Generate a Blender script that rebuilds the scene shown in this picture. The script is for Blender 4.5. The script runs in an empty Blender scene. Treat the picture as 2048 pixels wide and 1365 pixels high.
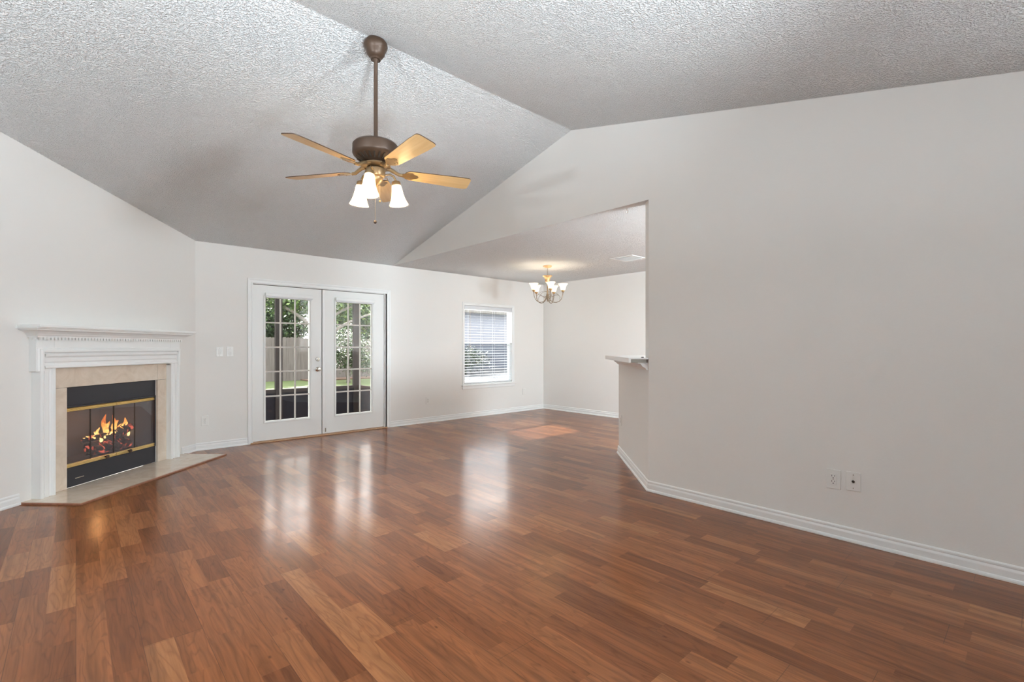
import bpy, bmesh, math, random
from math import sin, cos, pi, radians, sqrt
from mathutils import Vector, Matrix

# ------------------------------------------------------------------ camera, sky, sun, exposure
sc = bpy.context.scene
COL = sc.collection
CAMH, YAW, FPX, HY = 1.2, 47.72, 959.0, 695.7
cd = bpy.data.cameras.new('camera')
cd.sensor_width = 36.0
cd.lens = FPX / 2048 * 36
cd.shift_y = (HY - 682.5) / 2048
cd.clip_start = 0.02
cam = bpy.data.objects.new('camera', cd)
cam.location = (0, 0, CAMH)
cam.rotation_euler = (radians(90), 0, radians(YAW - 90))
COL.objects.link(cam)
sc.camera = cam
sc.view_settings.view_transform = 'Standard'
sc.view_settings.look = 'None'
sc.view_settings.gamma = 1
sc.view_settings.use_curve_mapping = False
sc.view_settings.exposure = 0.66
sc.cycles.max_bounces = 14
sc.cycles.diffuse_bounces = 8
sc.cycles.transparent_max_bounces = 16
sc.cycles.sample_clamp_indirect = 6
sc.cycles.caustics_reflective = False
sc.cycles.caustics_refractive = False

w = bpy.data.worlds.new('sky')
sc.world = w
w.use_nodes = True
wn = w.node_tree
wn.nodes['Background'].inputs[0].default_value = (1.0, 0.98, 0.955, 1)
wn.nodes['Background'].inputs[1].default_value = 5.4

sl = bpy.data.lights.new('sun', 'SUN')
sl.energy = 20.0
sl.angle = radians(0.25)
sl.color = (1.0, 0.95, 0.88)
sun = bpy.data.objects.new('sun', sl)
sun.rotation_euler = Vector((-0.26, -1, -0.845)).to_track_quat('-Z', 'Y').to_euler()
COL.objects.link(sun)

def portal(name, loc, aim, sx, sz):
    l = bpy.data.lights.new(name, 'AREA')
    l.shape = 'RECTANGLE'
    l.size, l.size_y = sx, sz
    l.cycles.is_portal = True
    o = bpy.data.objects.new(name, l)
    o.location = loc
    o.rotation_euler = Vector(aim).to_track_quat('-Z', 'Y').to_euler()
    COL.objects.link(o)

# room dimensions
YB, XR, XD, XC = 6.586, 3.548, 6.828, 1.024      # back wall, gable wall, dining wall, corner of the fireplace wall
H, RY, RZ, EY = 2.44, 3.05, 3.306, -0.63          # plate height, ridge, front eave
XL, YF = -1.8, -2.6                               # left and front walls (behind the camera)
S2 = sqrt(2)
WT = 0.14
FILL = (60, 75, 440, 600, 370)  # strengths of the added fill lights
portal('daylight_french_doors', (2.5, YB + 0.16, 1.05), (0, -1, 0), 1.9, 2.0)
portal('daylight_dining_window', (5.46, YB + 0.16, 1.2), (0, -1, 0), 1.2, 1.4)
portal('daylight_front_windows', (-1.1, YF - 0.16, 1.7), (0, 1, 0), 0.7, 0.9)
portal('daylight_kitchen_window', (4.35, YF - 0.16, 1.55), (0, 1, 0), 1.2, 1.4)

# ------------------------------------------------------------------ materials
def nt(name):
    m = bpy.data.materials.new(name)
    m.use_nodes = True
    return m, m.node_tree, m.node_tree.nodes['Principled BSDF']

def N(t, kind, **kw):
    n = t.nodes.new(kind)
    for k, v in kw.items():
        if k == 'inp':
            for a, b in v.items():
                n.inputs[a].default_value = b
        else:
            setattr(n, k, v)
    return n

def simple(name, col, rough=0.5, metal=0.0, bump=None, emis=None, spec=None):
    m, t, b = nt(name)
    b.inputs['Base Color'].default_value = (*col, 1)
    b.inputs['Roughness'].default_value = rough
    b.inputs['Metallic'].default_value = metal
    if spec is not None:
        b.inputs['Specular IOR Level'].default_value = spec
    if emis:
        b.inputs['Emission Color'].default_value = (*emis[0], 1)
        b.inputs['Emission Strength'].default_value = emis[1]
    tc = N(t, 'ShaderNodeTexCoord')
    nz = N(t, 'ShaderNodeTexNoise', inp={'Scale': (bump[0] if bump else 60.0), 'Detail': 3.0})
    t.links.new(tc.outputs['Object'], nz.inputs['Vector'])
    bp = N(t, 'ShaderNodeBump', inp={'Strength': (bump[1] if bump else 0.05), 'Distance': (bump[2] if bump else 0.001)})
    t.links.new(nz.outputs['Fac'], bp.inputs['Height'])
    t.links.new(bp.outputs[0], b.inputs['Normal'])
    return m

def math_(t, op, a, b=None, c=None):
    n = t.nodes.new('ShaderNodeMath')
    n.operation = op
    for i, v in enumerate((a, b, c)):
        if v is None:
            continue
        if isinstance(v, (int, float)):
            n.inputs[i].default_value = v
        else:
            t.links.new(v, n.inputs[i])
    return n.outputs[0]

def ramp(t, fac, stops):
    r = N(t, 'ShaderNodeValToRGB')
    e = r.color_ramp.elements
    e[0].position, e[0].color = stops[0][0], (*stops[0][1], 1)
    e[1].position, e[1].color = stops[-1][0], (*stops[-1][1], 1)
    for p, c in stops[1:-1]:
        x = e.new(p)
        x.color = (*c, 1)
    t.links.new(fac, r.inputs[0])
    return r.outputs[0]

def mixc(t, fac, a, b, blend='MIX'):
    n = t.nodes.new('ShaderNodeMix')
    n.data_type = 'RGBA'
    n.blend_type = blend
    for i, v in ((0, fac), (6, a), (7, b)):
        if isinstance(v, (int, float)):
            n.inputs[i].default_value = v
        elif isinstance(v, tuple):
            n.inputs[i].default_value = (*v, 1)
        else:
            t.links.new(v, n.inputs[i])
    return n.outputs[2]

M = {}
M['wall'] = simple('wall_paint', (0.785, 0.78, 0.755), 0.75, bump=(90, 0.25, 0.0015), spec=0.25)
M['trim'] = simple('white_trim_paint', (0.83, 0.85, 0.845), 0.38, bump=(30, 0.04, 0.001))
M['door'] = simple('white_door_paint', (0.80, 0.815, 0.80), 0.42, bump=(30, 0.05, 0.001))
M['muntin'] = simple('backlit_muntin', (0.56, 0.53, 0.49), 0.5)  # darker than the door: backlit shade put into the colour
M['plastic'] = simple('white_plastic', (0.77, 0.775, 0.75), 0.35)
M['dark_hole'] = simple('dark_slot', (0.02, 0.018, 0.016), 0.6)
M['nickel'] = simple('satin_nickel', (0.62, 0.58, 0.52), 0.22, 1.0)
M['bronze'] = simple('bronze_metal', (0.075, 0.044, 0.027), 0.42, 0.3, bump=(60, 0.1, 0.001))
M['antique'] = simple('antique_bronze', (0.23, 0.155, 0.08), 0.34, 0.6)
M['vent_dark'] = simple('dark_vent_gap', (0.03, 0.02, 0.012), 0.7)
M['gold_bronze'] = simple('champagne_bronze', (0.50, 0.33, 0.17), 0.38, 0.5)
M['pewter'] = simple('brushed_pewter_bronze', (0.30, 0.24, 0.18), 0.35, 0.8)
M['brass'] = simple('polished_brass', (1.0, 0.80, 0.42), 0.35, 1.0)
M['black'] = simple('black_steel', (0.022, 0.023, 0.03), 0.42)
M['firebox'] = simple('firebox_lining', (0.15, 0.145, 0.14), 0.85, bump=(20, 0.3, 0.004))
M['porch_metal'] = simple('dark_bronze_aluminium', (0.03, 0.026, 0.026), 0.9, spec=0.05)
M['kick'] = simple('dark_kick_panel', (0.008, 0.009, 0.014), 0.8, spec=0.1)
M['concrete'] = simple('porch_concrete', (0.08, 0.085, 0.09), 0.9, bump=(15, 0.3, 0.003))
M['soffit'] = simple('white_soffit', (0.8, 0.8, 0.78), 0.8)
M['siding'] = simple('pale_siding', (0.12, 0.135, 0.165), 0.8)
M['counter'] = simple('white_laminate', (0.80, 0.80, 0.78), 0.3)
M['counter_raw'] = simple('bare_counter_underside', (0.30, 0.28, 0.24), 0.8)
M['slat'] = simple('white_blind_slat', (0.70, 0.72, 0.75), 0.45)
M['mulch'] = simple('leaf_mulch', (0.06, 0.035, 0.022), 0.95, bump=(25, 0.8, 0.02))

def popcorn():
    m, t, b = nt('textured_ceiling_paint')
    b.inputs['Base Color'].default_value = (0.825, 0.84, 0.84, 1)
    b.inputs['Roughness'].default_value = 0.9
    b.inputs['Specular IOR Level'].default_value = 0.1
    tc = N(t, 'ShaderNodeTexCoord')
    n1 = N(t, 'ShaderNodeTexNoise', inp={'Scale': 88.0, 'Detail': 2.5, 'Roughness': 0.55, 'Distortion': 0.3})
    t.links.new(tc.outputs['Object'], n1.inputs['Vector'])
    r = ramp(t, n1.outputs['Fac'], [(0.38, (0, 0, 0)), (0.52, (0.8, 0.8, 0.8)), (0.68, (1, 1, 1))])
    bp = N(t, 'ShaderNodeBump', inp={'Strength': 1.0, 'Distance': 0.012})
    t.links.new(r, bp.inputs['Height'])
    t.links.new(bp.outputs[0], b.inputs['Normal'])
    return m
M['ceiling'] = popcorn()

def floor_mat():
    m, t, b = nt('cherry_laminate_planks')
    tc = N(t, 'ShaderNodeTexCoord')
    sp = N(t, 'ShaderNodeSeparateXYZ')
    t.links.new(tc.outputs['Object'], sp.inputs[0])
    X, Y = sp.outputs[0], sp.outputs[1]
    W, L = 0.1, 0.95
    xs = math_(t, 'DIVIDE', X, W)
    i = math_(t, 'FLOOR', xs)
    wn1 = N(t, 'ShaderNodeTexWhiteNoise', noise_dimensions='1D')
    t.links.new(i, wn1.inputs['W'])
    ys = math_(t, 'ADD', math_(t, 'DIVIDE', Y, L), math_(t, 'MULTIPLY', wn1.outputs['Value'], 7.3))
    j = math_(t, 'FLOOR', ys)
    # uneven block lengths: some joints are shifted
    cmb = N(t, 'ShaderNodeCombineXYZ')
    t.links.new(i, cmb.inputs[0]); t.links.new(j, cmb.inputs[1])
    wn2 = N(t, 'ShaderNodeTexWhiteNoise', noise_dimensions='2D')
    t.links.new(cmb.outputs[0], wn2.inputs['Vector'])
    cut = math_(t, 'MULTIPLY', wn2.outputs['Value'], 0.36)
    half = math_(t, 'GREATER_THAN', math_(t, 'FRACT', ys), math_(t, 'ADD', cut, 0.32))
    cmb2 = N(t, 'ShaderNodeCombineXYZ')
    t.links.new(i, cmb2.inputs[0]); t.links.new(j, cmb2.inputs[1]); t.links.new(half, cmb2.inputs[2])
    wn3 = N(t, 'ShaderNodeTexWhiteNoise', noise_dimensions='3D')
    t.links.new(cmb2.outputs[0], wn3.inputs['Vector'])
    rnd = wn3.outputs['Value']
    base = ramp(t, rnd, [(0.0, (0.155, 0.052, 0.018)), (0.35, (0.205, 0.072, 0.025)), (0.75, (0.24, 0.089, 0.033)), (1.0, (0.30, 0.126, 0.050))])
    # grain
    sep = N(t, 'ShaderNodeCombineXYZ')
    t.links.new(math_(t, 'ADD', math_(t, 'MULTIPLY', X, 14.0), math_(t, 'MULTIPLY', rnd, 90.0)), sep.inputs[0])
    t.links.new(math_(t, 'ADD', math_(t, 'MULTIPLY', Y, 1.6), math_(t, 'MULTIPLY', rnd, 37.0)), sep.inputs[1])
    n1 = N(t, 'ShaderNodeTexNoise', inp={'Scale': 1.0, 'Detail': 2.0, 'Distortion': 0.4})
    t.links.new(sep.outputs[0], n1.inputs['Vector'])
    rings = math_(t, 'FRACT', math_(t, 'MULTIPLY', n1.outputs['Fac'], 9.0))
    rr = ramp(t, rings, [(0.0, (0.70, 0.66, 0.64)), (0.25, (1.0, 1.0, 1.0)), (0.8, (1.08, 1.06, 1.04)), (1.0, (0.76, 0.72, 0.70))])
    fine = N(t, 'ShaderNodeTexNoise', inp={'Scale': 1.0, 'Detail': 3.0})
    sep2 = N(t, 'ShaderNodeCombineXYZ')
    t.links.new(math_(t, 'MULTIPLY', X, 150.0), sep2.inputs[0])
    t.links.new(math_(t, 'MULTIPLY', Y, 7.0), sep2.inputs[1])
    t.links.new(sep2.outputs[0], fine.inputs['Vector'])
    fr = ramp(t, fine.outputs['Fac'], [(0.3, (0.86, 0.85, 0.84)), (0.7, (1.12, 1.12, 1.12))])
    c = mixc(t, 0.68, base, rr, 'MULTIPLY')
    c = mixc(t, 0.7, c, fr, 'MULTIPLY')
    # small dark knots
    vk = N(t, 'ShaderNodeTexVoronoi', inp={'Scale': 1.0, 'Randomness': 1.0})
    sk = N(t, 'ShaderNodeCombineXYZ')
    t.links.new(math_(t, 'MULTIPLY', X, 9.0), sk.inputs[0]); t.links.new(math_(t, 'MULTIPLY', Y, 4.5), sk.inputs[1]); t.links.new(rnd, sk.inputs[2])
    t.links.new(sk.outputs[0], vk.inputs['Vector'])
    c = mixc(t, 1.0, c, ramp(t, vk.outputs['Distance'], [(0.02, (0.5, 0.46, 0.44)), (0.07, (1, 1, 1))]), 'MULTIPLY')
    # broad streaks
    st = N(t, 'ShaderNodeTexNoise', inp={'Scale': 1.0, 'Detail': 2.0})
    sep3 = N(t, 'ShaderNodeCombineXYZ')
    t.links.new(math_(t, 'MULTIPLY', X, 30.0), sep3.inputs[0])
    t.links.new(math_(t, 'MULTIPLY', Y, 1.1), sep3.inputs[1])
    t.links.new(math_(t, 'MULTIPLY', rnd, 20.0), sep3.inputs[2])
    t.links.new(sep3.outputs[0], st.inputs['Vector'])
    c = mixc(t, 0.8, c, ramp(t, st.outputs['Fac'], [(0.3, (0.72, 0.69, 0.67)), (0.5, (1, 1, 1)), (0.7, (1.25, 1.22, 1.2))]), 'MULTIPLY')
    # board seams: 0.2 m x 1.3 m
    def edge(v, wdt):
        f = math_(t, 'FRACT', v)
        return math_(t, 'LESS_THAN', math_(t, 'MINIMUM', f, math_(t, 'SUBTRACT', 1.0, f)), wdt)
    bi = math_(t, 'FLOOR', math_(t, 'DIVIDE', X, 2 * W))
    wn4 = N(t, 'ShaderNodeTexWhiteNoise', noise_dimensions='1D')
    t.links.new(bi, wn4.inputs['W'])
    by = math_(t, 'ADD', math_(t, 'DIVIDE', Y, 1.3), wn4.outputs['Value'])
    seam = math_(t, 'MAXIMUM', edge(math_(t, 'DIVIDE', X, 2 * W), 0.0055), edge(by, 0.0009))
    c = mixc(t, math_(t, 'MULTIPLY', seam, 0.55), c, (0.06, 0.025, 0.015))
    t.links.new(c, b.inputs['Base Color'])
    lo = N(t, 'ShaderNodeTexNoise', inp={'Scale': 3.0, 'Detail': 2.0})
    t.links.new(tc.outputs['Object'], lo.inputs['Vector'])
    t.links.new(ramp(t, lo.outputs['Fac'], [(0.3, (0.14,) * 3), (0.7, (0.21,) * 3)]), b.inputs['Roughness'])
    b.inputs['IOR'].default_value = 1.38
    b.inputs['Specular IOR Level'].default_value = 0.5
    hb = math_(t, 'MULTIPLY', seam, -1.0)
    bp = N(t, 'ShaderNodeBump', inp={'Strength': 0.12, 'Distance': 0.0005})
    t.links.new(hb, bp.inputs['Height'])
    # a sharper and a hazier share of the same lacquer
    b2 = N(t, 'ShaderNodeBsdfPrincipled', inp={'Roughness': 0.33, 'IOR': 1.38})
    t.links.new(c, b2.inputs['Base Color'])
    mx = N(t, 'ShaderNodeMixShader', inp={0: 0.34})
    t.links.new(b.outputs[0], mx.inputs[1]); t.links.new(b2.outputs[0], mx.inputs[2])
    t.links.new(mx.outputs[0], [n for n in t.nodes if n.type == 'OUTPUT_MATERIAL'][0].inputs[0])
    return m
M['floor'] = floor_mat()

def marble():
    m, t, b = nt('cream_marble')
    tc = N(t, 'ShaderNodeTexCoord')
    n1 = N(t, 'ShaderNodeTexNoise', inp={'Scale': 6.0, 'Detail': 8.0, 'Roughness': 0.65, 'Distortion': 1.2})
    t.links.new(tc.outputs['Object'], n1.inputs['Vector'])
    t.links.new(ramp(t, n1.outputs['Fac'], [(0.3, (0.60, 0.50, 0.40)), (0.5, (0.68, 0.585, 0.48)), (0.7, (0.74, 0.655, 0.56))]), b.inputs['Base Color'])
    b.inputs['Roughness'].default_value = 0.13
    return m
M['marble'] = marble()

def wood(name, c1, c2, rough=0.4, sc_=(3, 40, 40), emis=None):
    m, t, b = nt(name)
    tc = N(t, 'ShaderNodeTexCoord')
    mp = N(t, 'ShaderNodeMapping')
    mp.inputs['Scale'].default_value = sc_
    t.links.new(tc.outputs['Object'], mp.inputs['Vector'])
    n1 = N(t, 'ShaderNodeTexNoise', inp={'Scale': 1.0, 'Detail': 5.0, 'Distortion': 0.5})
    t.links.new(mp.outputs[0], n1.inputs['Vector'])
    t.links.new(ramp(t, n1.outputs['Fac'], [(0.3, c1), (0.7, c2)]), b.inputs['Base Color'])
    b.inputs['Roughness'].default_value = rough
    bp = N(t, 'ShaderNodeBump', inp={'Strength': 0.1, 'Distance': 0.001})
    t.links.new(n1.outputs['Fac'], bp.inputs['Height'])
    t.links.new(bp.outputs[0], b.inputs['Normal'])
    return m
M['blade'] = wood('maple_blade', (0.60, 0.39, 0.17), (0.70, 0.50, 0.25), 0.35)
M['blade_top'] = wood('dark_blade_edge', (0.05, 0.025, 0.012), (0.09, 0.045, 0.02), 0.4)
M['oak_trim'] = wood('oak_strip', (0.42, 0.24, 0.13), (0.55, 0.34, 0.2), 0.4, (40, 40, 40))
M['hearth_trim'] = wood('cherry_edge_strip', (0.22, 0.085, 0.045), (0.32, 0.14, 0.08), 0.35, (30, 30, 30))
M['fence'] = wood('weathered_fence_board', (0.042, 0.037, 0.033), (0.085, 0.077, 0.07), 0.9, (22, 22, 1.5))
M['bark'] = wood('pale_tree_bark', (0.05, 0.042, 0.036), (0.13, 0.12, 0.11), 0.9, (14, 14, 3))

def glass(name, tint=(1, 1, 1), refl=1.0):
    m = bpy.data.materials.new(name)
    m.use_nodes = True
    t = m.node_tree
    t.nodes.clear()
    out = N(t, 'ShaderNodeOutputMaterial')
    tr = N(t, 'ShaderNodeBsdfTransparent')
    tr.inputs[0].default_value = (*tint, 1)
    gl = N(t, 'ShaderNodeBsdfGlossy')
    gl.inputs['Roughness'].default_value = 0.01
    fr = N(t, 'ShaderNodeFresnel')
    ge = N(t, 'ShaderNodeNewGeometry')
    t.links.new(math_(t, 'SUBTRACT', 1.45, math_(t, 'MULTIPLY', ge.outputs['Backfacing'], 1.45 - 1 / 1.45)), fr.inputs['IOR'])
    mx = N(t, 'ShaderNodeMixShader')
    t.links.new(math_(t, 'MULTIPLY', fr.outputs[0], refl), mx.inputs[0])
    t.links.new(tr.outputs[0], mx.inputs[1])
    t.links.new(gl.outputs[0], mx.inputs[2])
    t.links.new(mx.outputs[0], out.inputs[0])
    return m
M['glass'] = glass('window_glass')
M['fire_glass'] = glass('painted_veil_fireplace_glass', (0.85, 0.85, 0.87), 1.3)
def painted_veil(m, f, c):
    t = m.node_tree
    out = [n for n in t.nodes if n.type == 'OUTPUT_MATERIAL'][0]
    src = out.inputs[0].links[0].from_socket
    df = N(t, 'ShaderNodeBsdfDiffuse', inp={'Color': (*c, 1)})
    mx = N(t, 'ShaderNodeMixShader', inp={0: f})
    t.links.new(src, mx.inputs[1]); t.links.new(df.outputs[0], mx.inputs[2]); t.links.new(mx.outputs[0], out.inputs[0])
painted_veil(M['fire_glass'], .07, (.45, .46, .5))  # grey veil mixed into the glass, stands for its reflection
M['screen'] = glass('insect_screen', (0.66, 0.68, 0.70), 0.0)

def shade_mat(name, col, strength):
    m, t, b = nt(name)
    b.inputs['Base Color'].default_value = (0.9, 0.86, 0.78, 1)
    b.inputs['Roughness'].default_value = 0.3
    tc = N(t, 'ShaderNodeTexCoord')
    sp = N(t, 'ShaderNodeSeparateXYZ')
    t.links.new(tc.outputs['Object'], sp.inputs[0])
    b.inputs['Emission Color'].default_value = (*col, 1)
    nz = N(t, 'ShaderNodeTexNoise', inp={'Scale': 12.0})
    t.links.new(tc.outputs['Object'], nz.inputs['Vector'])
    t.links.new(math_(t, 'MULTIPLY', math_(t, 'ADD', nz.outputs['Fac'], 0.5), strength), b.inputs['Emission Strength'])
    return m
def through(m, f):
    t = m.node_tree
    b = t.nodes['Principled BSDF']; out = [n for n in t.nodes if n.type == 'OUTPUT_MATERIAL'][0]
    tr = N(t, 'ShaderNodeBsdfTransparent', inp={'Color': (1, .93, .8, 1)})
    mx = N(t, 'ShaderNodeMixShader', inp={0: f})
    t.links.new(b.outputs[0], mx.inputs[1]); t.links.new(tr.outputs[0], mx.inputs[2]); t.links.new(mx.outputs[0], out.inputs[0])
    return m
M['fan_shade'] = through(shade_mat('lit_frosted_glass', (1.0, 0.84, 0.55), 1.0), .3)
M['chand_shade'] = through(shade_mat('lit_alabaster_glass', (1.0, 0.82, 0.50), 0.85), .45)

def leaf_mat(name, c1, c2, c3):
    m, t, b = nt(name)
    oi = N(t, 'ShaderNodeNewGeometry')
    t.links.new(ramp(t, oi.outputs['Random Per Island'], [(0.0, c1), (0.5, c2), (1.0, c3)]), b.inputs['Base Color'])
    b.inputs['Roughness'].default_value = 0.5
    b.inputs['Transmission Weight'].default_value = 0.0
    b.inputs['Subsurface Weight'].default_value = 0.0
    return m
M['leaf'] = leaf_mat('dark_green_leaf', (0.009, 0.022, 0.007), (0.022, 0.048, 0.013), (0.055, 0.10, 0.024))
M['leaf2'] = leaf_mat('bright_green_leaf', (0.018, 0.04, 0.01), (0.042, 0.085, 0.02), (0.10, 0.15, 0.035))

def lawn_mat():
    m, t, b = nt('lawn_grass')
    tc = N(t, 'ShaderNodeTexCoord')
    n1 = N(t, 'ShaderNodeTexNoise', inp={'Scale': 1.3, 'Detail': 8.0, 'Roughness': 0.7})
    t.links.new(tc.outputs['Object'], n1.inputs['Vector'])
    t.links.new(ramp(t, n1.outputs['Fac'], [(0.3, (0.016, 0.032, 0.003)), (0.5, (0.032, 0.056, 0.006)), (0.7, (0.055, 0.076, 0.013))]), b.inputs['Base Color'])
    b.inputs['Roughness'].default_value = 0.9
    n2 = N(t, 'ShaderNodeTexNoise', inp={'Scale': 60.0, 'Detail': 4.0})
    t.links.new(tc.outputs['Object'], n2.inputs['Vector'])
    bp = N(t, 'ShaderNodeBump', inp={'Strength': 0.8, 'Distance': 0.02})
    t.links.new(n2.outputs['Fac'], bp.inputs['Height'])
    t.links.new(bp.outputs[0], b.inputs['Normal'])
    return m
M['lawn'] = lawn_mat()

def shingle_mat():
    m, t, b = nt('grey_roof_shingle')
    tc = N(t, 'ShaderNodeTexCoord')
    n1 = N(t, 'ShaderNodeTexBrick', inp={'Scale': 4.0})
    n1.inputs['Color1'].default_value = (0.08, 0.08, 0.075, 1)
    n1.inputs['Color2'].default_value = (0.13, 0.13, 0.125, 1)
    n1.inputs['Mortar'].default_value = (0.08, 0.08, 0.08, 1)
    t.links.new(tc.outputs['Object'], n1.inputs['Vector'])
    t.links.new(n1.outputs['Color'], b.inputs['Base Color'])
    b.inputs['Roughness'].default_value = 0.9
    return m
M['shingle'] = shingle_mat()

def log_mat():
    m, t, b = nt('charred_log')
    tc = N(t, 'ShaderNodeTexCoord')
    n1 = N(t, 'ShaderNodeTexNoise', inp={'Scale': 22.0, 'Detail': 5.0, 'Distortion': 1.0})
    t.links.new(tc.outputs['Object'], n1.inputs['Vector'])
    t.links.new(ramp(t, n1.outputs['Fac'], [(0.3, (0.012, 0.011, 0.011)), (0.7, (0.10, 0.08, 0.07))]), b.inputs['Base Color'])
    b.inputs['Roughness'].default_value = 0.95
    n2 = N(t, 'ShaderNodeTexNoise', inp={'Scale': 13.0, 'Detail': 3.0, 'Distortion': 1.5})
    t.links.new(tc.outputs['Object'], n2.inputs['Vector'])
    em = ramp(t, n2.outputs['Fac'], [(0.55, (0, 0, 0)), (0.64, (1, 1, 1))])
    b.inputs['Emission Color'].default_value = (1.0, 0.16, 0.08, 1)
    t.links.new(math_(t, 'MULTIPLY', em, 0.75), b.inputs['Emission Strength'])
    bp = N(t, 'ShaderNodeBump', inp={'Strength': 0.8, 'Distance': 0.006})
    t.links.new(n1.outputs['Fac'], bp.inputs['Height'])
    t.links.new(bp.outputs[0], b.inputs['Normal'])
    return m
M['log'] = log_mat()

def flame_mat():
    m = bpy.data.materials.new('flame')
    m.use_nodes = True
    t = m.node_tree
    t.nodes.clear()
    out = N(t, 'ShaderNodeOutputMaterial')
    tc = N(t, 'ShaderNodeTexCoord')
    sp = N(t, 'ShaderNodeSeparateXYZ')
    t.links.new(tc.outputs['Object'], sp.inputs[0])
    n1 = N(t, 'ShaderNodeTexNoise', inp={'Scale': 28.0, 'Detail': 3.0, 'Distortion': 1.0})
    t.links.new(tc.outputs['Object'], n1.inputs['Vector'])
    hgt = math_(t, 'ADD', math_(t, 'MULTIPLY', math_(t, 'SUBTRACT', sp.outputs[2], 0.34), 4.5), math_(t, 'MULTIPLY', math_(t, 'SUBTRACT', n1.outputs['Fac'], 0.5), 1.0))
    col = ramp(t, hgt, [(0.0, (1.0, 0.62, 0.22)), (0.35, (1.0, 0.45, 0.10)), (0.8, (0.9, 0.20, 0.03))])
    em = N(t, 'ShaderNodeEmission')
    t.links.new(col, em.inputs[0])
    t.links.new(math_(t, 'SUBTRACT', 2.2, math_(t, 'MULTIPLY', hgt, 1.6)), em.inputs[1])
    tr = N(t, 'ShaderNodeBsdfTransparent')
    mx = N(t, 'ShaderNodeMixShader')
    lw = N(t, 'ShaderNodeLayerWeight', inp={'Blend': 0.35})
    fac = math_(t, 'MINIMUM', 1.0, math_(t, 'ADD', math_(t, 'MULTIPLY', lw.outputs['Facing'], 0.9), math_(t, 'MULTIPLY', math_(t, 'GREATER_THAN', n1.outputs['Fac'], 0.60), 0.4)))
    t.links.new(fac, mx.inputs[0])
    t.links.new(em.outputs[0], mx.inputs[1])
    t.links.new(tr.outputs[0], mx.inputs[2])
    t.links.new(mx.outputs[0], out.inputs[0])
    return m
M['flame'] = flame_mat()

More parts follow.
